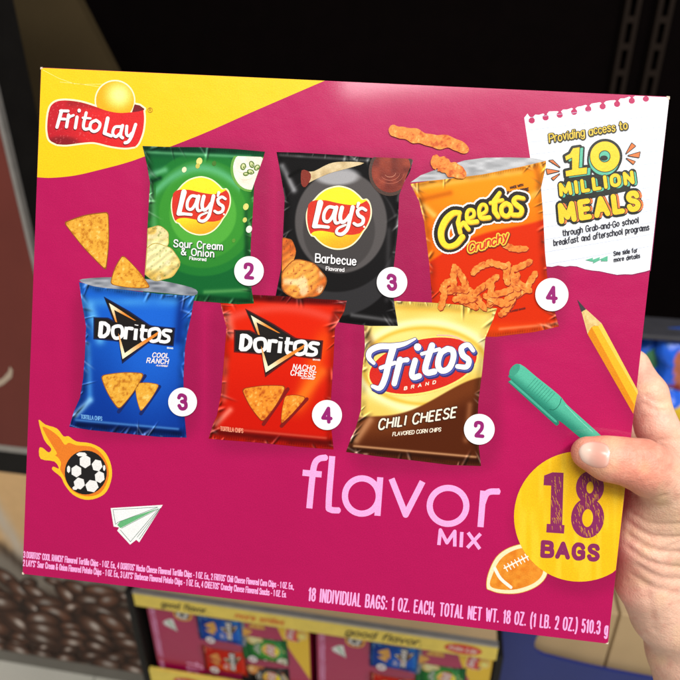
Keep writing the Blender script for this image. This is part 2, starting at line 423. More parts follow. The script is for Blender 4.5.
def col_black(x, y):
    c = np.tile(np.array([20., 19, 20]), (len(x), 1))
    c = mix_a(c, (50, 49, 51), disc(x, y, 336, 244, 66, 72, 1.2))
    c = mix_a(c, (26, 25, 26), disc(x, y, 336, 232, 60, 60, 1.2))
    c = mix_a(c, (88, 84, 84), disc(x, y, 341, 222, 46, 51, 1.2))
    c = mix_a(c, (66, 63, 63), disc(x, y, 339, 230, 36, 40, 1.2) * .8)
    c = mix_a(c, (196, 196, 200), disc(x, y, 337, 176, 22, 9, 5) * .75)
    c = mix_a(c, (16, 15, 16), 1 - sstep(156, 160, y - .06 * (x - 276)))
    c = band(c, .7, x, y, 280, 155, 410, 163, 1.5, (130, 128, 130))
    c = band(c, .8, x, y, 282, 166, 294, 190, 3, (170, 170, 174)); c = band(c, .9, x, y, 290, 176, 300, 170, 2, (8, 8, 8))
    c = band(c, .6, x, y, 404, 176, 398, 200, 2, (150, 150, 152)); c = band(c, .5, x, y, 389, 230, 387, 300, 2.5, (74, 72, 74))
    c = band(c, .7, x, y, 352, 315, 394, 321, 2, (110, 110, 112))
    return bag_light(x, y, c, OUT_K, 2, .5)
OUT_C = [(410.4, 184), (425, 181.5), (441, 179), (481, 174), (522, 166), (546, 160.5), (546, 166), (541, 188), (543, 211.5), (545, 252), (547.5, 279), (553, 305), (559, 326.5), (535, 332), (497, 336.8), (470, 337), (428, 334), (432, 303), (431, 286), (429, 262), (424, 221.6), (419, 201)]
def col_cheese(x, y):
    c = mix((246, 146, 22), (236, 108, 14), sstep(190, 260, y + .3 * np.abs(x - 480)))
    e = y - (262 - (x - 429) * .42)          # red wave
    c = mix_a(c, (214, 48, 14), sstep(-2, 2, e + 6 * np.sin((x - 430) / 26)))
    c = mix_a(c, (226, 66, 16), sstep(318, 330, y))
    c = band(c, .7, x, y, 414, 188, 520, 172, 3, (255, 196, 84)); c = band(c, .8, x, y, 420, 200, 450, 193, 3, (196, 96, 10))
    c = band(c, .7, x, y, 424, 206, 434, 215, 3, (255, 208, 110)); c = band(c, .7, x, y, 540, 190, 526, 200, 3, (255, 190, 90))
    c = band(c, .6, x, y, 536, 168, 541, 190, 3, (190, 92, 12)); c = band(c, .7, x, y, 500, 329, 556, 324, 1.6, (255, 140, 90))
    return bag_light(x, y, c, OUT_C, 3, .7)
OUT_B = [(79, 282), (95, 286.5), (121.8, 289.4), (160, 294), (194, 296), (196, 291), (193, 305), (191, 317), (187, 335), (185, 348), (183.5, 379), (184, 410), (186.6, 437.6), (160, 437), (120, 433), (90, 430), (69.3, 426.8), (74, 411), (80, 397.5), (83, 379), (84.7, 357), (86, 326.5), (82, 303)]
def col_blue(x, y):
    c = mix((26, 96, 204), (14, 56, 150), sstep(290, 420, y))
    c = mix_a(c, (34, 108, 222), disc(x, y, 150, 345, 34, 60, 26) * .7)
    c = mix_a(c, (80, 170, 238), np.exp(-((y - 302) / 5) ** 2) * .75 * (.4 + .6 * vn(x, y, 12)))
    c = band(c, .85, x, y, 90, 306, 100, 340, 5, (92, 176, 240)); c = band(c, .7, x, y, 88, 345, 90, 400, 3, (70, 150, 228))
    c = band(c, .8, x, y, 182, 300, 178, 340, 5, (10, 40, 120)); c = band(c, .8, x, y, 76, 415, 90, 400, 3, (150, 210, 250))
    c = band(c, .9, x, y, 78, 424, 180, 433, 3.5, (8, 24, 72)); c = band(c, .7, x, y, 76, 420, 178, 429, 1.2, (86, 150, 220))
    c = band(c, .6, x, y, 81, 286, 193, 297, 2.5, (40, 110, 200))
    return bag_light(x, y, c, OUT_B, 4, .62)
OUT_R = [(219, 296), (254, 294.8), (290, 296.5), (320, 299), (346.8, 300.6), (344, 312), (335, 327.6), (333.6, 359), (331, 399), (331, 425), (333.6, 449.5), (300, 447), (260, 442.8), (230, 440.5), (208.5, 438.7), (213, 424), (217, 415), (221, 394), (224, 359), (226.5, 327.6), (222, 310)]
def col_red(x, y):
    c = mix((222, 38, 14), (206, 26, 12), sstep(330, 420, y))
    c = mix_a(c, (240, 96, 18), np.exp(-((x - 322 + (y - 340) * .32) / 9) ** 2) * .75 * sstep(318, 350, y) * (1 - sstep(395, 425, y)))
    c = mix_a(c, (255, 150, 40), glow(x, y, 296, 404, 322, 372, 6) * .5)
    c = mix_a(c, (232, 84, 70), np.exp(-((y - 308 - .004 * (x - 280) ** 2) / 5) ** 2) * .65)
    c = mix_a(c, (110, 14, 14), 1 - sstep(297, 303, y - .05 * (x - 230)))
    c = band(c, .7, x, y, 228, 316, 232, 335, 4, (248, 130, 110)); c = band(c, .7, x, y, 226, 360, 224, 400, 3, (240, 90, 70))
    c = band(c, .8, x, y, 216, 424, 230, 410, 3, (250, 140, 120)); c = band(c, .9, x, y, 216, 432, 330, 443, 4, (92, 10, 10))
    c = band(c, .7, x, y, 218, 428, 326, 438, 1.2, (216, 90, 70)); c = band(c, .6, x, y, 336, 310, 330, 330, 3, (120, 20, 14))
    return bag_light(x, y, c, OUT_R, 5, .62)
OUT_F = [(364, 322), (366, 304), (396, 301), (430, 302.5), (470, 305.5), (497, 308.5), (493, 320), (485.4, 337.5), (482.6, 368), (478.4, 402), (477, 430), (479, 448), (481, 466), (450, 465), (410, 460), (375, 456), (346, 452), (351, 438), (355, 430), (361, 410), (362, 374), (365, 346)]
def col_frito(x, y):
    c = mix((236, 196, 84), (252, 232, 140), vn(x, y * 2, 30))
    c = mix_a(c, (255, 246, 190), np.exp(-((np.hypot((x - 425) / 66, (y - 366) / 44) - 1) / .09) ** 2) * .85)
    c = mix_a(c, (232, 178, 46), np.exp(-((np.hypot((x - 425) / 62, (y - 366) / 38) - 1) / .05) ** 2) * .7)
    e = y - (417 - (x - 361) * .05 - 34 * sstep(380, 486, x) ** 1.3)
    c = mix_a(c, (112, 54, 24), sstep(-1.2, 1.2, e)); c = mix_a(c, (84, 36, 16), sstep(8, 30, e))
    c = band(c, .7, x, y, 366, 306, 490, 312, 3, (226, 180, 70)); c = band(c, .8, x, y, 365, 330, 372, 345, 4, (150, 110, 60))
    c = band(c, .8, x, y, 356, 440, 370, 420, 4, (200, 140, 96)); c = band(c, .9, x, y, 352, 449, 478, 461, 2.5, (50, 22, 12))
    c = band(c, .8, x, y, 354, 446, 476, 457, 1.1, (224, 168, 120)); c = band(c, .7, x, y, 470, 405, 466, 440, 3, (160, 96, 60))
    return bag_light(x, y, c, OUT_F, 6, .72)

def badge(parent, cx, cy, r, ch, h=17.0):
    a = Art(); a.fill(ell(cx, cy, r, r, n=48), 40, WHITE)
    h -= 3.6; w = {'2': .50, '3': .50, '4': .58}[ch] * h
    a.strokes(text(ch, (cx - w / 2, cy + h / 2 - .3), (cx + w / 2, cy + h / 2 + .3), (-.4, -h), 3.7, n=6), 41, PURP, nd=14)
    a.build('count_badge', MATS, parent)

def lays_logo(parent, fx, fy):
    """fx, fy map the tracing square to photo pixels"""
    M = lambda pts: [(fx(a), fy(b)) for a, b in pts]
    k = (fx(100) - fx(0)) / 100
    a = Art()
    o = cat([(120, 170), (160, 125), (220, 82), (300, 58), (360, 60), (430, 85), (490, 132), (525, 168), (556, 165), (582, 195), (598, 260), (592, 330), (562, 400), (530, 445), (495, 500), (440, 555), (370, 588), (290, 592), (210, 565), (150, 520), (120, 487), (95, 478), (70, 430), (55, 360), (55, 290), (78, 220)], True, 4)
    a.fill(M(o), 10, (255, 250, 205))
    cx, cy = 326, 326
    o2 = [(cx + (x - cx) * .955, cy + (y - cy) * .955) for x, y in o]
    a.fill(M(o2), 11, lambda x, y: mix((255, 236, 40), (246, 170, 24), sstep(fy(330), fy(600), y + .3 * (x - fx(300)))), sp=2)
    rb = cat([(74, 215), (98, 190), (135, 178)], 0, 3) + cat([(135, 178), (220, 180), (320, 203), (420, 218), (495, 212), (554, 182)], 0, 4) + cat([(554, 182), (580, 220), (586, 290), (572, 350), (545, 405), (500, 455)], 0, 4) + cat([(500, 455), (440, 468), (360, 465), (280, 450), (190, 435), (125, 440), (92, 462)], 0, 4) + cat([(92, 462), (74, 410), (64, 340), (66, 270), (74, 215)], 0, 4)
    a.fill(M(rb), 12, (216, 48, 30))
    a.build('brand_roundel', MATS, parent)
    L = [([(172, 200), (150, 290), (126, 392)], [50, 44, 42]), ([(122, 396), (180, 398), (238, 404)], [36, 26, 26]),
         (cat([(290, 240), (240, 236), (205, 285), (204, 345), (240, 356), (275, 310), (296, 250)], 0, 4), 27), (cat([(306, 238), (290, 320), (300, 368), (325, 366)], 0, 4), [32, 28, 22]),
         (cat([(352, 240), (336, 315), (350, 362), (385, 345), (415, 300)], 0, 4), [34, 30, 24]), (cat([(440, 236), (418, 330), (395, 420), (350, 462), (308, 452), (318, 415), (380, 385)], 0, 5), [34, 30, 30, 22, 18]),
         ([(488, 205), (478, 236)], [28, 18]), (cat([(548, 262), (515, 244), (480, 268), (490, 305), (525, 330), (520, 372), (480, 388), (450, 372)], 0, 4), [24, 30, 24]),
         ([(534, 400), (535, 402)], 16)]
    S_ = [(M(p), [v * k for v in w] if not np.isscalar(w) else w * k) for p, w in L]
    b = Art(); b.strokes(S_[:-1], 14, (120, 16, 16), dx=-.5, dy=.7, grow=.2); b.strokes(S_, 15, (255, 252, 246)); b.build('lettering', MATS, parent)

def doritos_logo(parent, T, flavour, fb, rim):
    M = lambda pts: [T(90 + a / 7.556, 290 + b / 7.556) for a, b in pts]
    a = Art()
    a.fill(M([(103, 48), (300, 160), (450, 262), (545, 292), (548, 318), (242, 558), (222, 420), (186, 262)]), 10, rim)
    plate = [(26, 205), (135, 208), (200, 240), (330, 250), (470, 268), (560, 278), (645, 285), (632, 425), (560, 420), (440, 402), (300, 402), (170, 385), (25, 372)]
    a.fill(M(plate), 10.5, rim)
    a.fill(M([(112, 62), (300, 172), (448, 274), (530, 302), (530, 316), (245, 540), (228, 415), (194, 262)]), 11, (22, 16, 14))
    a.fill(M([(36, 213), (130, 216), (195, 248), (330, 258), (470, 276), (556, 288), (634, 293), (624, 415), (560, 410), (440, 394), (300, 394), (170, 376), (33, 362)]), 11.5, (20, 14, 14))
    hot = lambda x, y: mix((255, 246, 200), (226, 120, 30), sstep(0, 1, vn(x, y, 3)))
    def fade(cx, cy, r):
        c = M([(cx, cy)])[0]
        return lambda x, y: mix((255, 248, 214), (232, 136, 44), sstep(0, r, np.hypot(x - c[0], y - c[1])))
    a.fill(M([(143, 98), (240, 160), (348, 232), (330, 228), (182, 150), (205, 246), (192, 240)]), 13, fade(160, 120, 19), sp=1.5)
    b = Art()
    D = [([(86, 240), (76, 352)], 30, False), ([(84, 249), (112, 252), (138, 272), (142, 300), (132, 330), (108, 350), (78, 350)], 25),
         (cat([(208, 272), (176, 284), (172, 330), (188, 362), (215, 362), (242, 345), (245, 300), (232, 276), (208, 272)], 0, 2), 23),
         ([(276, 278), (266, 372)], 25, False), (cat([(270, 318), (284, 290), (318, 292)], 0, 3), [18, 24]),
         ([(349, 292), (341, 378)], 25, False), ([(352, 262), (351, 268)], 25, False), ([(402, 262), (390, 355), (398, 376), (424, 380)], 23, False), ([(378, 300), (436, 306)], 20, False),
         (cat([(490, 292), (454, 304), (448, 350), (462, 384), (492, 386), (520, 368), (526, 320), (514, 296), (490, 292)], 0, 2), 23),
         (cat([(610, 310), (570, 304), (552, 322), (566, 342), (592, 354), (594, 380), (570, 392), (532, 388)], 0, 3), 22)]
    k = (T(10, 0)[0] - T(0, 0)[0]) / 10 / 7.556
    k *= 1.12; S_ = [(M(d[0]), [v * k for v in d[1]] if isinstance(d[1], list) else d[1] * k, *d[2:]) for d in D]
    b.strokes(S_, 15, (252, 250, 250)); b.build('lettering', MATS, parent)
    a.fill(M([(214, 325), (228, 360), (262, 478), (330, 430), (520, 312), (505, 345), (380, 430), (246, 522), (228, 430)]), 17, fade(255, 500, 30), sp=1.5)
    a.build('triangle_emblem', MATS, parent)
    c = Art()
    for s, A, B, h in flavour: text_art(c, s, A, B, (1.1, -h), .95 if h > 2 else .4, 15, (250, 240, 240), gap=.3, nd=6)
    c.build('flavor_lettering', MATS, parent)

def chip(a, pts, lev, col, edge=(150, 84, 16), sm=4):
    p = cat(pts, True, sm); cx = sum(q[0] for q in p) / len(p); cy = sum(q[1] for q in p) / len(p)
    a.fill(p, lev, edge); a.fill([(cx + (x - cx) * .95, cy + (y - cy) * .95) for x, y in p], lev + .5, col, sp=1.0)
def wob(p, k=.045, f=3):
    cx = sum(q[0] for q in p) / len(p); cy = sum(q[1] for q in p) / len(p)
    g = lambda i: 1 + k * math.sin(i * f * 6.283 / len(p) + cx) + k * .6 * math.sin(i * (f * 2 + 1) * 6.283 / len(p) + cy)
    return [(cx + (x - cx) * g(i), cy + (y - cy) * g(i)) for i, (x, y) in enumerate(p)]
def tri(p, r=.16):
    """slightly rounded triangle"""
    out = []
    for i in range(3):
        a, b, c = np.array(p[i - 1]), np.array(p[i]), np.array(p[(i + 1) % 3])
        out += [tuple(b + (a - b) * r), tuple(b + ((a - b) + (c - b)) * r * .28), tuple(b + (c - b) * r)]
        m = (b + c) / 2; out.append(tuple(m + ((a - m) * -.03)))
    return out
def lump(path, w, n=10):
    """knobbly puff outline"""
    p = cat(path, 0, n); L, R = [], []; ph = path[0][0]
    for i, (x, y) in enumerate(p):
        q = p[min(i + 1, len(p) - 1)]; o = p[max(i - 1, 0)]; d = math.hypot(q[0] - o[0], q[1] - o[1]) or 1
        nx, ny = -(q[1] - o[1]) / d, (q[0] - o[0]) / d; t = i / (len(p) - 1)
        k = w / 2 * (max(0, 1 - abs(2 * t - 1) ** 5) ** .5 + .12)
        L.append((x + nx * k * (1 + .12 * math.sin(t * 23 + ph) + .08 * math.sin(t * 41 + ph)), y + ny * k * (1 + .12 * math.sin(t * 23 + ph) + .08 * math.sin(t * 41 + ph))))
        R.append((x - nx * k * (1 + .12 * math.sin(t * 19 + ph + 2) + .08 * math.sin(t * 37)), y - ny * k * (1 + .12 * math.sin(t * 19 + ph + 2) + .08 * math.sin(t * 37))))
    return L + R[::-1]

def make_art(parent):
    # ---------------- flat ground of the print
    def ground(x, y):
        c = np.tile(np.array(MAG, float), (len(x), 1))
        sh = np.zeros(len(x))
        for out in (OUT_G, OUT_K, OUT_C, OUT_B, OUT_R, OUT_F):      # the soft shadow printed under each bag picture
            cx = sum(p[0] for p in out) / len(out) + 3; cy = sum(p[1] for p in out) / len(out) + 5
            rx = (max(p[0] for p in out) - min(p[0] for p in out)) / 2; ry = (max(p[1] for p in out) - min(p[1] for p in out)) / 2
            q = (np.abs((x - cx) / rx) ** 6 + np.abs((y - cy) / ry) ** 6) ** (1 / 6)
            sh = np.maximum(sh, 1 - sstep(.9, 1.14, q))
        sh = np.maximum(sh, glow(x, y, 596, 330, 640, 424, 11) * .8); sh = np.maximum(sh, glow(x, y, 515, 385, 590, 452, 12) * .8)
        sh = np.maximum(sh, (1 - sstep(62, 80, np.hypot(x - 583, y - 524))) * .9)
        c = c * (1 - .12 * sh)[:, None]
        return c
    a = Art(); e = .6
    tl, tr, br, bl = CORN
    a.fill([(tl[0] + e, tl[1] + e), (tr[0] - e, tr[1] + e), (br[0] - e, br[1] - e), (bl[0] + e, bl[1] - e)], 1, ground, sp=5)
    a.build('front_print', MATS, parent)
    # ---------------- yellow corner and brand logo
    a = Art()
    yc = [(37.2, 177.3)] + cat([(37.2, 177.3), (52, 177.8), (75, 175.5), (99, 170), (123.5, 163.6), (143, 157), (200, 135), (250, 113), (295, 93.5), (325, 80.6)], 0, 4) + [(325, 80.7), (41.2, 67.8)]
    a.fill(yc[1:], 3, (252, 206, 16), sp=12)
    for (p, q) in (((43, 70), (75, 84)), ((60, 82), (108, 84)), ((80, 84), (128, 88))):   # worn crease lines
        a.strokes([([p, ((p[0] + q[0]) / 2, (p[1] + q[1]) / 2 + 1.4), q], .35)], 4, (255, 246, 150))
    a.build('yellow_corner', MATS, parent)
    a = Art(); z = lambda p: Z(40, 75, 5.667, p)
    rb = z(cat([(48, 215), (62, 175), (95, 150), (150, 144), (230, 154), (310, 178), (380, 203), (450, 215), (522, 211)], 0, 4)) + z(cat([(522, 211), (560, 206), (586, 198)], 0, 3)) + z(cat([(586, 198), (590, 250), (582, 320), (560, 380), (540, 405)], 0, 4)) + z(cat([(540, 405), (480, 412), (400, 402), (330, 385), (290, 380), (230, 385), (150, 395), (95, 392)], 0, 4)) + z(cat([(95, 392), (55, 368), (42, 320), (42, 265), (48, 215)], 0, 4))
    fold = z([(536, 166), (565, 172), (592, 192), (586, 202), (552, 210), (520, 214)])
    ring = lambda p: p + [p[0]]
    a.strokes([(ring(rb), 3.6), (ring(z(ell(425, 145, 106, 108, n=40))), 3.4), (ring(fold), 3.4)], 6, (255, 250, 205), nd=12)
    a.fill(z(ell(425, 145, 108, 110)), 7, lambda x, y: mix((255, 252, 150), (246, 178, 20), sstep(2, 20, np.hypot(x - 119, y - 95))), sp=1.6)
    a.fill(fold, 8, (120, 18, 28))
    def ribbon(x, y):
        c = mix((196, 24, 40), (224, 32, 36), sstep(50, 100, x))
        c = mix_a(c, (120, 16, 28), np.clip((1 - sstep(4, 9, np.hypot((x - 62) / 2.6, y - 143))) + .6 * glow(x, y, 70, 103, 110, 106, 4), 0, 1) * .75)
        return mix_a(c, (232, 120, 120), (vn(x * 3, y * 3, 1.3) > .86) * .5 * (x < 110))
    a.fill(rb, 9, ribbon, sp=1.0)
    a.build('brand_logo', MATS, parent)
    lg = a; a = Art()
    F_ = [([(122, 204), (96, 296)], [20, 18]), ([(116, 203), (160, 204)], 16), ([(110, 248), (142, 250)], 15),
          ([(162, 226), (150, 294)], 18), (cat([(154, 258), (168, 238), (190, 228)], 0, 3), 14), ([(210, 238), (200, 300)], 18), ([(222, 200), (222, 203)], 19),
          (cat([(262, 214), (246, 284), (254, 306), (276, 304)], 0, 4), 17), ([(242, 242), (286, 246)], 12), (cat([(318, 256), (290, 270), (284, 302), (304, 320), (330, 308), (340, 276), (318, 256)], 0, 3), 17),
          ([(384, 245), (366, 328)], 21), ([(364, 330), (404, 345)], 18), (cat([(456, 292), (424, 296), (412, 330), (430, 350), (452, 332)], 0, 4), 16), (cat([(468, 286), (456, 340), (468, 356)], 0, 3), 18),
          (cat([(492, 290), (490, 335), (505, 345), (520, 330)], 0, 3), 17), (cat([(542, 280), (520, 345), (500, 378), (482, 384)], 0, 3), 18)]
    S_ = [(z(p), [v / 5.667 for v in w] if isinstance(w, list) else w / 5.667) for p, w in F_]
    a.strokes(S_, 11, (110, 12, 24), dx=-.4, dy=.9, grow=.15); a.strokes(S_, 12, WHITE)
    a.strokes([(ring(ell(150.1, 110, 2.4, 2.4, n=14)), .45)], 12, (190, 130, 30)); a.strokes(text('R', (149.2, 111.3), (151, 111.3), (0, -2.6), .4), 12, (190, 130, 30))
    a.build('brand_lettering', MATS, parent)

    # ---------------- the six bag pictures
    def bag(outline, col, lev, label, sp=.8):
        a = Art(); a.fill(outline, lev, col, sp=sp, mi=1)
        o = a.build('chip_bag_picture', MATS, parent); o['label'] = label
        return o
    LO = {'c': 2, 'f': 2.6, 'k': 3.2, 'r': 3.8, 'g': 4.6, 'b': 5.2}
    # cheese snack bag
    o = bag(OUT_C, col_cheese, LO['c'], 'orange and red bag of crunchy cheese snacks')
    a = Art(); z = lambda p: Z(380, 110, 2.956, p)
    a.fill(z([(90, 214), (120, 193), (160, 178), (250, 149), (310, 141), (380, 140), (450, 142), (491, 150), (420, 167), (300, 191), (180, 206)]), 2.3, lambda x, y: mix((150, 152, 156), (206, 208, 212), vn(x * .6, y * 2, 5)), sp=1.0, mi=1)
    a.build('foil_opening', MATS, o)
    a = Art()
    for p, w, l in ((((26, 55), (60, 66), (110, 78), (160, 92), (215, 98), (262, 122)), 34, 30), (((150, 152), (175, 156), (205, 172), (255, 194)), 38, 31)):
        a = Art(); q = lump(z(p), w / 2.956, 14); a.fill(q, l, PUFF, sp=.9); a.build('puffed_snack', MATS, o)
    a = Art()
    rp = np.random.RandomState(21); P_ = [(400, 405, .1, 80), (418, 460, -.45, 74), (445, 505, -1.0, 70)]
    P_ += [(185 + rp.rand() * 250, 478 + rp.rand() ** .8 * 112, rp.rand() * 3.14, 52 + rp.rand() * 34) for _ in range(30)]
    P_ += [(300, 468, -.5, 70), (345, 455, .3, 66)]
    for i_, (x_, y_, an, ln) in enumerate(P_):
        dx_, dy_ = math.cos(an) * ln / 2, math.sin(an) * ln / 2
        if y_ > 560 and x_ > 400 or not inside(OUT_C, *[np.array([v]) for v in z([(x_, y_)])[0]])[0]: continue
        path = z([(x_ - dx_, y_ - dy_ + rp.randn() * 3), (x_ + rp.randn() * 4, y_ + rp.randn() * 5), (x_ + dx_, y_ + dy_)]); q = lump(path, 17 / 2.956, 7)
        lv = 11 + i_ * .12; a.fill([(u + .5, v + .8) for u, v in q], lv, (150, 34, 10)); a.fill(q, lv + .06, PUFF, sp=.9)
    a.build('snack_picture', MATS, o); a = Art()
    text_art(a, 'MADE WITH', z([(386, 233)])[0], z([(424, 224)])[0], (-.5, -2.2), .6, 13, (70, 30, 10), nd=6)
    text_art(a, 'REAL CHEESE!'.replace('!', ''), z([(372, 251)])[0], z([(440, 238)])[0], (-.5, -2.8), .9, 13, (60, 26, 8), nd=6)
    a.build('small_print', MATS, o); a = Art()
    text_art(a, 'FLAVORED SNACKS', z([(385, 598)])[0], z([(430, 588)])[0], (-.2, -1.6), .4, 13, (110, 20, 10), nd=6)
    a.build('small_print', MATS, o)
    z = lambda p: Z(430, 180, 6.18, p)
    L = [(cat([(182, 200), (140, 205), (95, 250), (68, 315), (75, 375), (110, 408), (160, 395), (200, 350)], 0, 5), [26, 40, 38, 30, 34]),
         ([(184, 205), (172, 262), (186, 322)], [14, 26, 26]), (cat([(186, 285), (208, 262), (224, 285), (238, 302)], 0, 3), 24),
         (cat([(230, 240), (268, 222), (268, 188), (240, 184), (226, 215), (238, 258), (290, 255)], 0, 4), [20, 20, 26]),
         (cat([(312, 214), (346, 190), (344, 156), (318, 152), (302, 185), (314, 232), (366, 230)], 0, 4), [20, 20, 26]),
         ([(430, 78), (398, 130), (398, 190), (420, 224)], [22, 34, 32, 26]), ([(372, 140), (448, 122)], 20),
         (cat([(470, 142), (442, 165), (444, 205), (474, 222), (498, 198), (496, 158), (470, 142)], 0, 3), 26),
         (cat([(578, 112), (535, 106), (516, 130), (540, 156), (566, 178), (556, 212), (512, 214)], 0, 4), [22, 30, 26])]
    S_ = [(z(p), [v / 6.18 for v in w] if isinstance(w, list) else w / 6.18) for p, w in L]
    b = Art(); b.strokes(S_, 14, (255, 250, 244), grow=5.6); b.strokes(S_, 15, (30, 20, 12), grow=3.9)
    b.strokes(S_, 16, (206, 150, 20), grow=.3, dx=.3, dy=.9); b.strokes(S_, 17, (255, 222, 46)); 
    t = text('Crunchy', z([(238, 450)])[0], z([(478, 372)])[0], (.6, -8.6), 1.5, gap=.2, jitter=.08)
    b.strokes(t, 18, (120, 40, 10), grow=1.9, dx=.4, dy=.5); b.strokes(t, 19, (252, 200, 60), grow=1.3); b.strokes(t, 20, (206, 40, 20)); b.build('lettering', MATS, o)
    badge(o, 551.9, 294.6, 16.6, '4', 18)
    # chili corn chips bag
    o = bag(OUT_F, col_frito, LO['f'], 'yellow and brown bag of chili cheese corn chips')
    z = lambda p: Z(360, 330, 5.44, p)
    a = Art(); a.fill(z(ell(343, 196, 308, 152, -13, 60)), 8, (250, 226, 120)); a.fill(z(ell(343, 194, 298, 142, -13, 60)), 9, (214, 34, 20))
    a.strokes([(z(cat([(420, 28), (500, 32), (570, 62), (585, 72)], 0, 5)), [1.0, 1.6, .8])], 10, (250, 190, 170))
    a.build('oval_emblem', MATS, o)
    L = [(cat([(75, 180), (48, 150), (56, 114), (105, 90), (170, 88), (240, 76), (300, 48)], 0, 4), [20, 30, 34, 30, 12]), (cat([(180, 98), (156, 180), (136, 262), (108, 316), (68, 306)], 0, 4), [38, 34, 32, 20]), ([(112, 206), (190, 178)], 22),
         ([(218, 162), (186, 292)], [34, 30]), (cat([(206, 212), (226, 170), (256, 162)], 0, 3), [16, 28]), (cat([(300, 165), (282, 235), (292, 258), (322, 250)], 0, 3), 31), ([(313, 92), (314, 94)], 40),
         (cat([(392, 84), (356, 200), (366, 232), (404, 226)], 0, 3), 34), ([(336, 130), (432, 104)], 20),
         (cat([(476, 102), (438, 128), (424, 190), (446, 222), (486, 206), (508, 152), (504, 112), (476, 102)], 0, 3), 32),
         (cat([(616, 112), (588, 80), (552, 98), (560, 138), (592, 164), (580, 200), (530, 198)], 0, 4), [22, 34, 26])]
    S_ = [(z(p), [v / 5.44 for v in w] if isinstance(w, list) else w / 5.44) for p, w in L]
    b = Art(); b.strokes(S_, 11, (52, 46, 110), grow=.9, dx=1.6, dy=2.6); b.strokes(S_, 12, (84, 92, 180), grow=.7, dx=.8, dy=1.2); b.strokes(S_, 14, (48, 44, 110), grow=.55); b.strokes(S_, 15, WHITE)
    text_art(b, 'BRAND', z([(240, 326)])[0], z([(410, 291)])[0], (.5, -3.0), .8, 15, (255, 240, 220), gap=1.1, nd=6)
    for i, s in enumerate(('CHILI CHEESE',)):
        t = text(s, (378.5, 429.5), (455.5, 417), (1.6, -9.8), 1.7, gap=.26, cap=False); b.strokes(t, 15, (60, 26, 10), grow=.6); b.strokes(t, 16, (252, 240, 222))
    text_art(b, 'FLAVORED CORN CHIPS', (392.6, 436), (440.7, 431.2), (.5, -3.6), .7, 15, (250, 236, 214), nd=6)
    b.build('lettering', MATS, o); badge(o, 479.3, 429.3, 15.4, '2')
    # barbecue chips
    o = bag(OUT_K, col_black, LO['k'], 'black bag of barbecue potato chips')
    a = Art(); z = lambda p: Z(270, 110, 3.4, p)
    a.fill(cat(z([(118, 212), (150, 208), (200, 183), (245, 176), (320, 180), (258, 200), (200, 216), (150, 238), (124, 248)]), True, 3), 9, lambda x, y: mix((190, 160, 110), (232, 212, 170), vn(x, y, 5)), sp=1.2)
    a.fill(cat(z([(108, 205), (135, 212), (138, 235), (120, 262), (106, 250)]), True, 3), 10, (130, 40, 24))
    a.build('rib_picture', MATS, o); a = Art()
    bowl = lambda rx_, ry_, c0: clip([(x, max(y, 157.6 + (x - 385) * .045)) for x, y in z(ell(412, 205, rx_, ry_, 12, 40))], (398.6, 196), (413, 160))
    a.fill(bowl(76, 88, 0), 9, (74, 52, 44)); a.fill(bowl(66, 76, 0), 10, lambda x, y: mix((104, 30, 18), (160, 64, 40), vn(x, y, 6)), sp=1.0)
    for r_, w_, cc_ in ((20, .5, (220, 150, 124)), (34, .5, (196, 112, 88)), (48, .5, (186, 100, 78))):
        a.strokes([(z([(408 + r_ * math.cos(t), 212 + r_ * .8 * math.sin(t)) for t in np.linspace(.1, 2.6, 9)]), [.2, w_, .2])], 11, cc_)
    a.build('sauce_bowl', MATS, o)
    a = Art(); chip(a, [(max(x, 40), y) for x, y in z([])] or clip(wob(z(ell(52, 490, 34, 58, 6, 30))), (282.5, 230), (281, 300)), 9, BBQP, (150, 80, 20), sm=1); a.build('potato_chip', MATS, o)
    a = Art(); q = [(x, min(y, 641)) for x, y in ell(112, 578, 78, 68, 10, 40)]; chip(a, clip(wob(z(q)), (281, 262), (274.5, 320)), 10, BBQP, (150, 80, 20), sm=1); 
    a.build('potato_chip', MATS, o)
    lays_logo(o, lambda x: 300 + (55 + (x - 55) * 1.099) / 9.067, lambda y: 180 + (55 + (y - 60) * 1.083) / 9.067)
    b = Art(); t = text('Barbecue', (315.5, 262), (355.7, 265.2), (.3, -8.2), 1.3, gap=.26); b.strokes(t, 14, (20, 20, 20), grow=.5, dx=.3, dy=.4); b.strokes(t, 15, WHITE)
    text_art(b, 'Flavored', (326, 270.2), (344, 271.6), (.1, -3.6), .7, 15, WHITE, nd=6); b.build('flavor_lettering', MATS, o)
    badge(o, 392, 282.3, 15.3, '3')
    # red tortilla chips
    o = bag(OUT_R, col_red, LO['r'], 'red bag of nacho cheese tortilla chips')
    z = lambda p: Z(200, 280, 3.78, p); a = Art()
    a.strokes([(z([(240, 545), (332, 412)]), 2), (z([(308, 552), (404, 450)]), 2)], 8, (130, 12, 8), grow=.8)
    chip(a, tri(z([(320, 434), (406, 441), (303, 552)])), 9, NACHO, (150, 50, 8)); a.build('tortilla_chip', MATS, o); a = Art(); chip(a, tri(z([(150, 408), (334, 396), (236, 546)])), 11, NACHO, (150, 50, 8)); a.build('tortilla_chip', MATS, o)
    T = lambda x, y: (237.4 + (x - 96.6) * 1.09, 308.7 + (y - 296.6) * 1.02)
    doritos_logo(o, T, [('NACHO', (292.8, 369.2), (314.5, 371), 5), ('CHEESE', (290.5, 375), (315, 377.2), 5), ('FLAVORED', (301, 378.6), (313.5, 379.6), 1.3)], 0, (92, 10, 10))
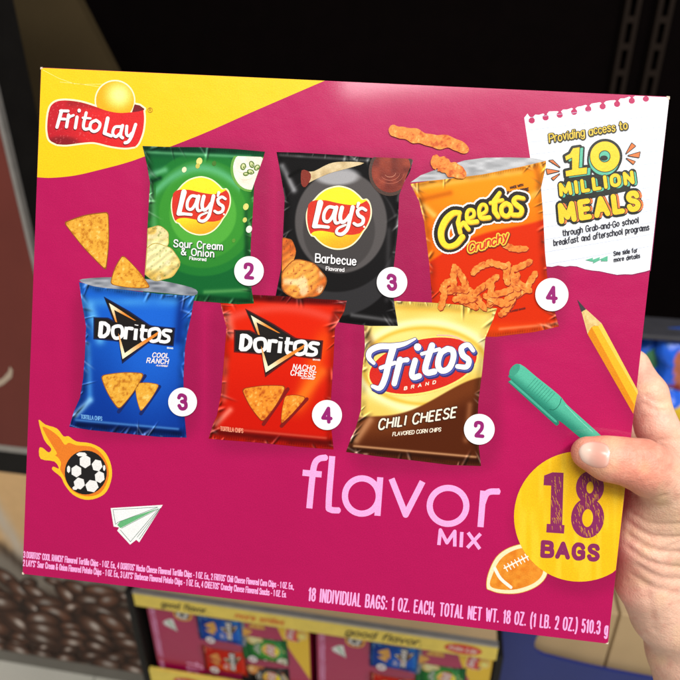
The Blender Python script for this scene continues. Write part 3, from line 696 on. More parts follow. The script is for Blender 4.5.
    b = Art(); text_art(b, 'TORTILLA CHIPS', (220.5, 430.5), (243, 432.8), (0, -4), .75, 15, (240, 150, 120), nd=6); b.build('small_print', MATS, o); b = Art(); text_art(b, 'BRAND', (313, 360.2), (320, 360.7), (0, -1.3), .5, 15, (250, 220, 210), nd=6); b.build('small_print', MATS, o); badge(o, 327, 415, 15, '4')
    # green potato chips
    o = bag(OUT_G, col_green, LO['g'], 'green bag of sour cream and onion potato chips')
    z = lambda p: Z(130, 130, 3.78, p); a = Art()
    gb = lambda rx_, ry_: clip([(x, max(y, 156.2 + (x - 240) * .03)) for x, y in z(ell(452, 150, rx_, ry_, -8, 40))], (254, 184), (265.4, 151.7))
    a.fill(gb(72, 84), 8, (104, 168, 66)); a.fill(gb(62, 76), 9, lambda x, y: mix((236, 226, 206), (252, 248, 238), vn(x, y, 5)), sp=1.1)
    for r_, y_ in ((26, 128), (34, 146), (26, 176)):
        a.strokes([(z([(436 + r_ * math.cos(t), y_ + r_ * .5 * math.sin(t)) for t in np.linspace(.3, 2.7, 9)]), [.1, .7, .1])], 9.5, (220, 208, 180))
    for cx, cy, w_, h_, ro in ((428, 138, 9, 12, 10), (460, 130, 8, 12, -20), (456, 158, 12, 8, 20), (480, 142, 8, 11, 40), (438, 166, 9, 6, 0)):
        e_ = z(ell(cx, cy, w_, h_, ro, 14)); a.fill(e_, 9.8, (214, 220, 160)); a.strokes([(e_ + e_[:1], [.7, 1.5, .8, 1.4])], 10, (92, 124, 48)); a.fill(z(ell(cx + 2, cy + 3, w_ * .35, h_ * .35, ro, 10)), 10.4, (120, 140, 70))
    for cx, cy, r, q in ((262, 118, 14, (236, 226, 130)), (205, 150, 11, (240, 236, 190)), (318, 126, 10, (70, 120, 40)), (438, 290, 13, (226, 220, 120)), (434, 340, 10, (216, 210, 110)), (450, 375, 14, (244, 240, 226)), (392, 418, 8, (90, 150, 50)), (256, 136, 10, (210, 200, 90))):
        a.fill(z(ell(cx, cy, r * .8, r, 20, 14)), 10, q)
    a.build('dip_bowl', MATS, o)
    a = Art(); chip(a, clip(wob(z(ell(98, 410, 52, 48, 10, 36))), (147.2, 236), (146.4, 262)), 9, POTATO, (196, 172, 92), sm=1); a.build('potato_chip', MATS, o)
    a = Art(); chip(a, clip(wob(z(ell(112, 500, 74, 70, 25, 40))), (146.6, 248), (143.6, 290)), 10, POTATO, (196, 172, 92), sm=1); a.build('potato_chip', MATS, o)
    lays_logo(o, lambda x: 165 + x / 9.067, lambda y: 170 + y / 9.067)
    b = Art(); t = text('Sour Cream', (173.8, 246.6), (222.3, 249.8), (.3, -6.8), 1.15, gap=.26) + text('& Onion', (181.3, 254.6), (213.6, 257), (.3, -6.8), 1.15, gap=.26)
    b.strokes(t, 14, (30, 90, 40), grow=.45, dx=.3, dy=.4); b.strokes(t, 15, WHITE); text_art(b, 'Flavored', (189.5, 259.6), (206, 261), (.1, -3), .65, 15, WHITE, nd=6); b.build('flavor_lettering', MATS, o)
    badge(o, 249, 271, 14.8, '2')
    # blue tortilla chips
    o = bag(OUT_B, col_blue, LO['b'], 'blue bag of cool ranch tortilla chips')
    z = lambda p: Z(60, 240, 3.238, p); a = Art()
    a.fill(cat(z([(62, 130), (120, 122), (200, 121), (300, 128), (380, 142), (440, 160), (434, 180), (340, 172), (200, 160), (110, 150)]), True, 3), 5.6, lambda x, y: mix((96, 102, 112), (176, 180, 188), vn(x * .6, y * 2, 5)), sp=1.0, mi=1)
    a.build('foil_opening', MATS, o)
    a = Art(); chip(a, tri(z([(202, 42), (300, 158), (158, 146)])), 7, CORN_CHIP); a.build('tortilla_chip', MATS, o); a = Art()
    chip(a, tri([(62.5, 222), (109, 211), (106.5, 272)], .1), 7, CORN_CHIP); a.build('tortilla_chip', MATS, parent); a = Art()
    a.strokes([(z([(190, 556), (275, 440)]), 2), (z([(262, 562), (322, 475)]), 2)], 8, (8, 34, 104), grow=.8)
    chip(a, tri(z([(240, 462), (326, 466), (260, 562)])), 9, CORN_CHIP); a.build('tortilla_chip', MATS, o); a = Art(); chip(a, tri(z([(126, 436), (280, 428), (190, 556)])), 11, CORN_CHIP); a.build('tortilla_chip', MATS, o)
    doritos_logo(o, lambda x, y: (x, y), [('COOL', (152.2, 357), (168.2, 357.8), 4.2), ('RANCH', (146.6, 362.6), (167.8, 364), 4.6), ('FLAVORED', (156, 366), (167, 366.8), 1.2)], 0, (10, 26, 80))
    b = Art(); text_art(b, 'TORTILLA CHIPS', (81, 418.5), (102, 420.6), (0, -3.8), .7, 15, (110, 170, 230), nd=6); b.build('small_print', MATS, o); b = Art(); text_art(b, 'BRAND', (167.2, 348.5), (173, 349), (0, -1.3), .5, 15, (220, 236, 250), nd=6); b.build('small_print', MATS, o); badge(o, 182.6, 402, 14.4, '3')

    # ---------------- notebook page
    a = Art(); z = lambda p: Z(520, 90, 3.4, p)
    left = [(524.2, 119)]
    top = []
    P0, P1 = np.array((524.0, 116.0)), np.array((646.0, 97.4)); u = (P1 - P0) / np.linalg.norm(P1 - P0); nrm = np.array((u[1], -u[0]))
    hol = [z([c])[0] for c in ((40, 103), (87, 93), (135, 84), (184, 74), (232, 64), (281, 55), (330, 47), (380, 36), (428, 29))]
    k = 0
    top = [(524.2, 117.8), (527.5, 113.6)]
    rr = np.random.RandomState(3)
    for hx, hy in hol:
        top += [(hx - 2.4, hy - 3.4 - rr.rand()), (hx - 1.0, hy - 3.0), (hx - 3.1, hy - .8), (hx - 3.0, hy + 1.6), (hx - 1.2, hy + 3.1), (hx + 1.2, hy + 3.1), (hx + 3.0, hy + 1.5), (hx + 3.0, hy - 1.0), (hx + 1.2, hy - 3.2), (hx + 3.4, hy - 5 - rr.rand()), (hx + 7.4, hy - 5.2 - rr.rand())]
    top = [(x, max(y, 94.8 + (x - 640) * .046 + 1.2)) for x, y in top]
    rx = lambda y: 669.4 - (y - 96.3) * .1127
    right = [(rx(97.2), 97.2), (rx(270), 270)]
    bot = [(rx(270), 270), (645, 271.5), (638, 273), (632, 274.4), (624, 274.2), (617, 274.8), (608, 273), (600, 271.2), (592, 270.4), (585, 269.2), (577, 266.4), (570, 265.8), (565, 266.6), (558, 265.4), (552, 266.8), (546.5, 266.4)]
    poly = top + right + bot[1:]
    a.fill([(x + .8, y + 1.0) if y > 200 and x < 650 else (x, y) for x, y in poly], 1.3, (140, 20, 80))
    a.fill(poly, 1.5, (238, 242, 249))
    for i in range(13):
        y0 = 118 + i * 12.2; y1 = y0 - 15.5 - .25 * i
        xl = 524.2 + (y0 - 117) * .149 + 1; xr = rx(y1) - .5
        if y0 > 262 + 6: continue
        if y1 < 100: xr -= 14; y1 += 2
        a.strokes([([(xl, y0), (xr, y1)], .42)], 1.75, (188, 198, 222))
    a.build('notebook_page_print', MATS, parent); page = a
    pg = bpy.data.objects['notebook_page_print']
    b = Art(); z = lambda p: Z(545, 120, 5.667, p); DK = (36, 40, 34); YL = (252, 206, 46); TL_ = (96, 190, 160); OR = (232, 124, 66)
    one = z([(112, 205), (140, 190), (158, 158), (198, 152), (192, 272), (240, 266), (238, 306), (118, 322), (114, 288), (152, 280), (152, 215), (118, 232)])
    zero = z(ell(340, 207, 86, 88, 0, 40)); hole = z(ell(338, 206, 29, 30)); R_ = lambda p: p + [p[0]]
    sh = lambda p, dx, dy: [(x + dx, y + dy) for x, y in p]
    mil = text('MILLION', z([(92, 424)])[0], z([(498, 354)])[0], (-1.3, -10.2), 3.5, gap=.52)
    mea = text('MEALS', z([(94, 574)])[0], z([(530, 500)])[0], (-1.9, -15.6), 5.3, gap=.5)
    b.strokes([(R_(one), 4.6), (R_(sh(one, 3.2, 1)), 3.4), (R_(zero), 4.6), (R_(sh(zero, -1, 3.4)), 3.6)], 8, DK); b.strokes(mil, 8.2, DK, grow=2.3, dx=1, dy=.3); b.strokes(mea, 8.4, DK, grow=2.6, dx=.3)
    b.fill(z([(110, 330), (420, 290), (505, 300), (480, 400), (90, 480), (100, 380)]), 8.6, DK)
    b.fill(sh(one, 3.2, .8), 9, TL_); b.fill(sh(zero, -1, 3.2), 9.1, TL_)
    b.fill(one, 10, YL); b.fill(zero, 10.2, YL); b.strokes([(R_(one), .7), (R_(zero), .8), (R_(hole), 1.6)], 10.6, DK)
    b.fill(hole, 11, TL_); b.fill(z(ell(334, 216, 22, 15)), 11.4, DK)
    b.strokes(mil, 12, TL_, dx=2.4, dy=1); b.strokes(mea, 12.4, OR, dx=2.8, dy=0); b.strokes(mil, 13, DK, grow=.8); b.strokes(mea, 13.4, DK, grow=.8)
    b.strokes(mil, 14, YL); b.strokes(mea, 14.4, YL)
    for t in (((460, 190), (492, 132), (512, 148)), ((472, 202), (538, 182), (532, 212)), ((462, 218), (510, 236), (500, 250)), ((84, 268), (24, 230), (44, 228)), ((80, 290), (8, 278), (14, 306)), ((82, 306), (38, 330), (48, 340))):
        q = z(list(t)); b.strokes([(R_(q), 1.5)], 14, DK); b.fill(q, 15, OR)
    t = text('Providing access to', z([(26, 126)])[0], z([(466, 48)])[0], (-.6, -8), 1.0, gap=.22, jitter=.05)
    b.strokes(t, 14, (60, 56, 30), grow=1.1, dx=.3, dy=.3); b.strokes(t, 15, (246, 206, 70))
    b.build('headline_lettering', MATS, pg)
    b = Art()
    for s, A_, B_, h in (('through Grab-and-Go school', (563, 236), (638.6, 222.6), 5.8), ('breakfast and afterschool programs', (554, 245.8), (649.2, 229.8), 5.8), ('See side for', (614, 255.6), (637.5, 252), 4.2), ('more details', (614.3, 261.8), (640, 257.8), 4.2)):
        text_art(b, s, A_, B_, (-.3, -h), .95 if h > 5 else .8, 14, (30, 30, 44), gap=.24, nd=6, jitter=.06)
    z = lambda p: Z(520, 90, 3.4, p)
    b.fill(z([(222, 578), (248, 570), (247, 577), (272, 568), (270, 576), (298, 564), (298, 582), (276, 582), (276, 576), (248, 590), (250, 584)]), 14, (96, 186, 150))
    b.build('small_print', MATS, pg)

    # ---------------- pencil and marker
    a = Art(); z = lambda p: Z(500, 290, 3.78, p); rxx = lambda y: 669.0 - (y - 96.3) * .1127
    a.fill([*z([(330, 165), (344, 140), (382, 126)]), (637.8, 390.5), (rxx(413.5), 413.5), *z([(420, 335), (372, 246)])][:5], 4, (250, 184, 34))
    a.fill([*z([(330, 165), (345, 138), (352, 150)]), (rxx(405), 405), (rxx(413.8), 413.8), ], 5, (226, 140, 14))
    a.fill([*z([(368, 132), (384, 126)]), (637.9, 391), (637.6, 395)], 5, (255, 208, 84))
    a.fill(z([(308, 82), (325, 72), (384, 126), (370, 136), (356, 134), (344, 142), (331, 166)]), 6, lambda x, y: mix((240, 214, 150), (214, 176, 104), vn(x, y * .5, 2)), sp=1.2)
    a.fill(z([(292, 36), (325, 73), (316, 78), (308, 83)]), 7, (58, 54, 60))
    a.build('pencil_print', MATS, parent)
    a = Art()
    a.fill(z([(30, 347), (44, 338), (222, 494), (224, 506), (214, 514), (200, 502)]), 4, (34, 124, 104)); a.fill(z([(34, 345), (42, 341), (214, 494), (216, 502), (206, 498)]), 4.5, (70, 172, 146))
    a.fill(cat(z([(34, 322), (46, 298), (76, 280), (140, 330), (222, 396), (252, 432), (300, 476), (392, 560), (410, 590), (350, 590), (300, 556), (240, 506), (196, 474), (120, 404), (38, 334)]), True, 3), 5,
           lambda x, y: mix((30, 128, 106), (84, 188, 158), sstep(0, 1, .5 + ((x - 509) * .62 - (y - 373) * .78) / 12)), sp=1.2)
    a.fill(z(ell(55, 302, 15, 27, 38, 20)), 6, (60, 156, 130))
    for i in range(9):
        p = z([(118 + i * 9, 352 + i * 9 * .8)])[0]
        a.strokes([([(p[0] - 4, p[1] + 4.5), (p[0] + 4.5, p[1] - 5)], .35)], 6.4, (30, 120, 98))
    a.strokes([(cat(z([(188, 452), (206, 452), (224, 434), (232, 410)]), 0, 4), .6)], 6.6, (20, 100, 82))
    a.strokes([(cat(z([(248, 436), (300, 490), (350, 536)]), 0, 4), .8)], 6.6, (130, 214, 190))
    a.build('marker_print', MATS, parent)

    # ---------------- bag count circle
    a = Art(); rc = lambda y: 669.2 - (y - 96.3) * .1127
    c = [(min(x, rc(y)), y) for x, y in ell(579.5, 516.5, 65.5, 65.2, n=72)]
    a.fill(c, 5, lambda x, y: mix((250, 196, 16), (255, 208, 40), sstep(.45, .8, vn(x * 1.6, y * .22, 7))), sp=2.5)
    a.build('count_circle', MATS, parent); cc = bpy.data.objects['count_circle']
    b = Art(); DP = (140, 40, 96)
    b.fill([(544.2, 475.5), (552.5, 472.3), (563.6, 472.8), (562.2, 524.8), (564.6, 525.2), (564.0, 533.6), (546.3, 532.4), (546.8, 523.8), (550.4, 524), (551.2, 485.6), (543.6, 485.2)], 8, DP)
    b.strokes([(ell(590, 487.5, 8.8, 11.2, 4, 30) + [ell(590, 487.5, 8.8, 11.2, 4, 30)[0]], 10.4), (ell(587.6, 518, 11, 14.6, 4, 30) + [ell(587.6, 518, 11, 14.6, 4, 30)[0]], 11)], 8.3, DP, nd=16)
    r = np.random.RandomState(5)
    for i in range(150):
        if i < 45: x, y = 551.5 + r.rand() * 9.5, 476 + r.rand() * 52
        else:
            t_ = r.rand() * 6.283; q_ = r.rand() < .42
            x, y = (590 + 8.8 * math.cos(t_) + r.randn() * 1.7, 487.5 + 11.2 * math.sin(t_) + r.randn() * 1.7) if q_ else (587.6 + 11 * math.cos(t_) + r.randn() * 2, 518 + 14.6 * math.sin(t_) + r.randn() * 2)
        l = 1.6 + r.rand() * 4; k = r.rand() * 1.4 - .9
        b.strokes([([(x, y), (x + k + .9, y + l)], [.55, .2])], 10, (222, 160, 52), nd=5)
    t = text('BAGS', (542.5, 555.6), (597.5, 559.6), (.6, -13.4), 4.4, gap=.4)
    b.strokes(t, 11, DP); b.build('lettering', MATS, cc)

    # ---------------- soccer ball with flames
    a = Art(); z = lambda p: Z(0, 400, 3.09, p)
    fl = cat([(262, 308), (225, 292), (200, 262), (188, 238), (162, 216), (165, 206), (182, 212), (168, 190), (126, 182), (121, 150), (132, 148), (150, 162), (158, 150), (136, 122), (119, 62), (140, 76), (176, 88), (196, 112), (212, 112), (236, 128), (280, 134), (318, 154), (340, 190), (346, 235), (330, 282), (300, 303)], True, 3)
    a.fill(z(fl), 5, (252, 200, 40)); ce = (262, 215)
    fi = cat([(262, 297), (226, 282), (208, 258), (196, 232), (186, 214), (188, 192), (172, 172), (140, 166), (158, 172), (176, 166), (160, 138), (140, 104), (132, 82), (160, 96), (184, 116), (200, 138), (214, 132), (236, 140), (280, 144), (310, 162), (330, 194), (336, 234), (320, 276), (296, 294)], True, 3)
    a.fill(z(fi), 6, (236, 126, 34))
    a.fill(z(ell(265, 224, 65, 68, 0, 40)), 7, (26, 24, 24))
    def hexa(cx, cy, r, rot, sx=1.0, sy=1.0): return [(cx + r * sx * math.cos(rot + k * math.pi / 3), cy + r * sy * math.sin(rot + k * math.pi / 3)) for k in range(6)]
    for cx, cy, r_, ro, sx, sy in ((263, 190, 21, .5, .9, 1), (300, 202, 19, .2, .9, 1), (308, 238, 19, .4, .85, 1), (284, 266, 21, .2, 1, .95), (245, 258, 20, .3, .9, .95), (236, 220, 19, .5, .9, 1), (252, 168, 14, .1, 1.2, .5), (212, 214, 10, .5, .55, 1.2), (232, 272, 8, .2, 1.1, .8), (322, 210, 6, .2, .7, 1.6)):
        a.fill(z(hexa(cx, cy, r_, ro, sx, sy)), 8, (244, 242, 240))
    a.build('soccer_ball_print', MATS, parent)
    # ---------------- paper plane
    a = Art(); a.fill(z([(342, 334), (503, 324), (430, 440), (421, 432), (402, 447), (362, 404), (368, 394), (351, 391)]), 5, (246, 248, 248))
    a.fill(z([(362, 386), (372, 374), (490, 334), (372, 396)]), 6, (104, 184, 124))
    for p in ([(349, 339), (488, 331), (366, 377), (357, 384), (349, 339)], [(376, 396), (490, 336), (403, 438), (372, 402)], [(424, 424), (494, 336)], [(430, 430), (496, 334)]):
        a.strokes([(z(p), .45)], 6.5, (80, 110, 90), nd=5)
    a.build('paper_plane_print', MATS, parent)
    # ---------------- football
    a = Art(); z = lambda p: Z(480, 430, 2.72, p)
    fb = cat([(18, 428), (22, 392), (44, 346), (80, 320), (126, 310), (160, 328), (182, 372), (178, 402), (150, 428), (104, 444), (56, 444), (28, 436)], True, 4)
    a.fill(z(fb), 3, (250, 236, 190)); a.strokes([(z(fb + fb[:1]), .6)], 3.4, (226, 168, 50))
    fi = cat([(28, 424), (34, 394), (54, 354), (86, 330), (124, 321), (150, 338), (170, 372), (168, 396), (144, 418), (100, 433), (58, 434)], True, 4)
    a.fill(z(fi), 4, lambda x, y: mix((226, 124, 24), (244, 160, 50), vn(x, y, 4)), sp=1.4)
    a.strokes([(z(cat([(40, 376), (56, 404), (84, 428)], 0, 4)), 3.2), (z([(66, 376), (130, 344)]), 1.4)], 5, (252, 246, 230))
    for i in range(7):
        x, y = 70 + i * 9.4, 376 - i * 5; a.strokes([(z([(x - 4, y - 8), (x + 5, y + 8)]), 1.1)], 5.4, (252, 246, 230), nd=6)
    a.build('football_print', MATS, parent)

    # ---------------- title, weight and ingredient lines
    a = Art(); z = lambda p: Z(280, 430, 2.833, p); w = 17.5 / 2.833
    def zs(p, closed=False, sm=True): return (z(cat(p, closed, 6) if sm else p), w, False)
    T_ = [zs([(83, 222), (90, 150), (97, 100), (110, 82), (131, 78)]), zs([(64, 121), (118, 126)], sm=False), zs([(148, 74), (138, 205), (143, 225), (168, 228)]),
          zs([(284, 134), (276, 243)], sm=False), zs([(316, 138), (356, 240), (404, 146)], sm=False), zs([(576, 172), (568, 275)], sm=False), zs([(572, 212), (588, 178), (622, 174)])]
    for cx, cy, rx_, ry_ in ((232, 187, 48, 50), (476, 215, 52, 51)):
        e_ = ell(cx, cy, rx_, ry_, 0, 40); T_.append((z(e_ + e_[:1]), w, True))
    T_[4] = (T_[4][0], w, False)
    a.strokes(T_, 6, PINK, nd=18)
    t = text('MIX', z([(450, 326)])[0], z([(566, 337)])[0], (.8, -15.2), 3.5, gap=.3, cap=False); a.strokes(t, 6, PINK)
    a.build('title_lettering', MATS, parent)
    a = Art(); text_art(a, '18 INDIVIDUAL BAGS: 1 OZ. EACH, TOTAL NET WT. 18 OZ. (1 LB. 2 OZ.) 510.3 g', (308.6, 600.3), (607, 634.6), (1.0, -12.2), 1.75, 6, PINK, gap=.42, nd=8)
    a.build('weight_lettering', MATS, parent)
    a = Art()
    text_art(a, '3 DORITOS® COOL RANCH® Flavored Tortilla Chips - 1 OZ. Ea., 4 DORITOS® Nacho Cheese Flavored Tortilla Chips - 1 OZ. Ea., 2 FRITOS® Chili Cheese Flavored Corn Chips - 1 OZ. Ea.,', (23.6, 557.4), (293.5, 589.3), (.3, -5.9), .92, 6, PINK, gap=.26, n=2, nd=6)
    text_art(a, "2 LAY'S® Sour Cream & Onion Flavored Potato Chips - 1 OZ. Ea., 3 LAY'S® Barbecue Flavored Potato Chips - 1 OZ. Ea., 4 CHEETOS® Crunchy Cheese Flavored Snacks - 1 OZ. Ea.", (23.2, 565.6), (286, 597.3), (.3, -5.9), .92, 6, PINK, gap=.26, n=2, nd=6)
    a.build('contents_lettering', MATS, parent)
# ------------------------------------------------------------------ the snack box
BOX_D = 0.085
CARD = material('magenta_card', base=MAG, rough=0.45, noise=[(2600, 0.08)], bump=[('n', 1500, 0.00004)])
CARD.node_tree.nodes['Principled BSDF'].inputs['Base Color']
RAW = material('raw_card_edge', base=(214, 196, 178), rough=0.8, noise=[(900, 0.1)])

def box_mesh(x0, y0, z0, x1, y1, z1, bev=0.0, seg=2):
    import bmesh
    bm = bmesh.new(); bmesh.ops.create_cube(bm, size=1)
    for v in bm.verts:
        v.co = Vector(((x0 + x1) / 2 + v.co.x * (x1 - x0), (y0 + y1) / 2 + v.co.y * (y1 - y0), (z0 + z1) / 2 + v.co.z * (z1 - z0)))
    if bev: bmesh.ops.bevel(bm, geom=list(bm.edges), offset=bev, segments=seg, affect='EDGES', profile=.5)
    vs = [tuple(v.co) for v in bm.verts]; bm.verts.index_update(); fs = [tuple(v.index for v in f.verts) for f in bm.faces]; bm.free()
    return vs, fs
def boxes(name, specs, mats, parent=None, mat_world=None, bev=0.0):
    V, Fc, M = [], [], []
    for s in specs:
        v, f = box_mesh(*s[:6], bev); b = len(V); V += v; Fc += [tuple(i + b for i in q) for q in f]; M += [s[6] if len(s) > 6 else 0] * len(f)
    return mesh_obj(name, V, Fc, mats, parent, M, mat_world=mat_world)

hero = empty('snack_box', BOXM @ Matrix.Translation((0, 0, 0)))
tag(hero, 'magenta variety pack box of chip bags held up by the hand in front', 'snack box')
hw, hh = BOX_W / 2, BOX_H / 2
boxes('carton', [(-hw, -hh, -BOX_D, hw, hh, 0)], [CARD], hero, bev=0.0007)
# worn pale corners and the pressed top fold
r = np.random.RandomState(2)
for cx, cy in ((-hw, hh), (hw, hh), (hw, -hh), (-hw, -hh)):
    V_c = []; n_ = 9
    for k in range(n_):
        a_ = math.pi / 2 * k / (n_ - 1); q = .0009 + r.rand() * .0016
        V_c.append((cx - np.sign(cx) * (math.cos(a_) * q), cy - np.sign(cy) * (math.sin(a_) * q * .8), .00016))
    V_c.append((cx - np.sign(cx) * .0001, cy - np.sign(cy) * .0001, .00016))
    f_ = tuple(range(n_ + 1)); f_ = f_ if area2([(p[0], p[1]) for p in V_c]) > 0 else f_[::-1]
    mesh_obj('worn_corner', V_c, [f_], [RAW], hero)
make_art(hero)
# ------------------------------------------------------------------ the hand that holds the box
# one continuous surface: rounded cones blended in a distance field, then meshed (surface nets)
D0 = 0.0
def front_depth(px, py):
    l = px_local([(px, py)])[0]; p = _c + _X * l[0] + _Y * l[1]
    return -p[2]
def cs(px, py, off):            # off: metres behind the box front (negative: towards the viewer)
    D = front_depth(min(px, 640), py) + off
    return np.array([(px - 340) / F * D, -(py - 340) / F * D, -D])

def capsule(P, a, b, ra, rb):
    ab = b - a; L2 = ab @ ab
    t = np.clip(((P - a) @ ab) / L2, 0, 1)
    return np.linalg.norm(P - a - t[..., None] * ab, axis=-1) - (ra + (rb - ra) * t)
def smin(a, b, k):
    h = np.clip(0.5 + 0.5 * (b - a) / k, 0, 1)
    return b * (1 - h) + a * h - k * h * (1 - h)
def curve_pts(c, n=5): return [np.array(q) for q in cat3(c, n)]
def cat3(P, n):
    P = [np.array(p, float) for p in P]; out = []
    for i in range(len(P) - 1):
        p1, p2 = P[i], P[i + 1]; p0 = P[i - 1] if i else 2 * p1 - p2; p3 = P[i + 2] if i + 2 < len(P) else 2 * p2 - p1
        for k in range(n):
            t = k / n; out.append(0.5 * (2 * p1 + (p2 - p0) * t + (2 * p0 - 5 * p1 + 4 * p2 - p3) * t * t + (3 * p1 - p0 - 3 * p2 + p3) * t ** 3))
    out.append(P[-1]); return out

THUMB = [(cs(588, 453, -.0078), .0082), (cs(607, 458.5, -.0094), .0105), (cs(626, 461.5, -.0086), .0110), (cs(643, 466, -.0055), .0128), (cs(655, 473, .000), .0134), (cs(668, 487, .010), .0160), (cs(684, 515, .024), .0200), (cs(692, 560, .036), .0230), (cs(690, 606, .048), .0245)]
INDEX = [(cs(700, 500, .052), .0150), (cs(681, 462, .057), .0118), (cs(657, 428, .060), .0120), (cs(646, 394, .066), .0122), (cs(632, 366, .080), .0100), (cs(618, 362, BOX_D + .0135), .0085), (cs(596, 372, BOX_D + .0115), .0078)]
MIDDLE = [(cs(708, 520, .066), .0150), (cs(686, 478, .080), .0110), (cs(664, 446, .098), .0098), (cs(640, 432, BOX_D + .022), .0092), (cs(604, 426, BOX_D + .0125), .0084), (cs(580, 428, BOX_D + .0105), .0078)]
RING = [(cs(708, 548, .072), .0150), (cs(686, 516, .088), .0108), (cs(662, 492, .102), .0096), (cs(634, 482, BOX_D + .021), .0090), (cs(602, 480, BOX_D + .0125), .0082), (cs(582, 482, BOX_D + .0105), .0076)]
LITTLE = [(cs(704, 580, .074), .0140), (cs(684, 556, .088), .0098), (cs(660, 540, .100), .0086), (cs(636, 534, BOX_D + .018), .0080), (cs(612, 532, BOX_D + .0115), .0074), (cs(596, 534, BOX_D + .0098), .0068)]
PALM = [[(cs(704, 505, .050), .0165), (cs(703, 560, .050), .0200), (cs(692, 606, .050), .0230)],
        [(cs(654, 500, .018), .0150), (cs(646, 540, .024), .0160), (cs(646, 582, .030), .0160), (cs(664, 612, .040), .0190)],
        [(cs(708, 540, .066), .0165), (cs(703, 575, .062), .0190), (cs(697, 612, .056), .0220)]]
ARM = [(cs(686, 612, .050), .0238), (cs(690, 650, .052), .0240), (cs(706, 705, .058), .0262), (cs(742, 800, .070), .0320), (cs(790, 930, .090), .0380)]
BULGE = [(cs(650, 462, -.006), .0110, cs(668, 476, .006), .0130)]

def hand_field(P):
    d = None
    for ch, k in ((ARM, .012), (PALM[0], .016), (PALM[1], .014), (PALM[2], .016), (THUMB, .010)):
        e = None
        for (a, ra), (b, rb) in zip(ch, ch[1:]):
            q = capsule(P, a, b, ra, rb); e = q if e is None else smin(e, q, .004)
        d = e if d is None else smin(d, e, k)
    fingers = None
    for ch in (INDEX, MIDDLE, RING, LITTLE):
        e = None
        for (a, ra), (b, rb) in zip(ch, ch[1:]):
            q = capsule(P, a, b, ra, rb); e = q if e is None else smin(e, q, .003)
        fingers = e if fingers is None else smin(fingers, e, .0022)
    # fingers melt into the palm only near their roots
    d = smin(d, fingers, .007)
    # creases (grooves cut along lines on the skin)
    for pts, w, dep in CREASES:
        g = None
        for a, b in zip(pts, pts[1:]):
            q = capsule(P, a, b, 0, 0); g = q if g is None else np.minimum(g, q)
        d = d + 1.7 * dep * np.exp(-(g / w) ** 2)
    for c, r_, h in PADS:
        d = d - h * np.exp(-(np.linalg.norm(P - c, axis=-1) / r_) ** 2)
    return d

def surf(px, py):
    """point of the (uncreased) skin seen at a pixel: march along the view ray"""
    dirv = np.array([(px - 340) / F, -(py - 340) / F, -1.0]); D = .25
    for _ in range(60):
        d = float(hand_field((dirv * D)[None])[0])
        if d < 1e-5: break
        D += d * .8
        if D > .6: return None
    return dirv * D
CREASES = []; PADS = []
def crease(pix, w, dep):
    p = [surf(*q) for q in cat(pix, 0, 4)]
    p = [q for q in p if q is not None]
    return (p, w, dep) if len(p) > 1 else None
_cr = []
for pix, w, dep in (
    ([(636, 446), (640, 456), (639, 466)], .0011, .0005), ([(643, 449), (647, 459), (646, 470)], .0010, .0005), ([(650, 455), (653, 464), (650, 474)], .0010, .0003),
    ([(631, 449), (633, 458), (631, 467)], .0009, .0003),
    ([(634, 494), (648, 500), (664, 496)], .0014, .0006),
    ([(630, 524), (650, 536), (680, 538), (700, 534)], .0015, .0007), ([(629, 536), (650, 549), (680, 553), (700, 550)], .0015, .0008),
    ([(628, 548), (648, 561), (680, 568), (700, 566)], .0014, .0007), ([(640, 566), (660, 577), (685, 581)], .0014, .0006), ([(632, 514), (652, 524), (682, 524)], .0013, .0004),
    ([(660, 555), (672, 546), (690, 540)], .0012, .0004), ([(634, 576), (655, 588), (680, 594)], .0016, .0005), ([(645, 584), (650, 604), (654, 630)], .0020, .0004),
    ([(664, 462), (672, 470), (684, 482)], .0016, .0008), ([(646, 396), (656, 402), (667, 402)], .0012, .0005), ([(645, 404), (655, 410), (668, 411)], .0011, .0004), ([(652, 446), (662, 440), (672, 440)], .0013, .0004)):
    c_ = crease(pix, w, dep)
    if c_: _cr.append(c_)
CREASES = _cr
PADS = [(surf(655, 572), .010, .0010), (surf(646, 392), .008, .0006)]

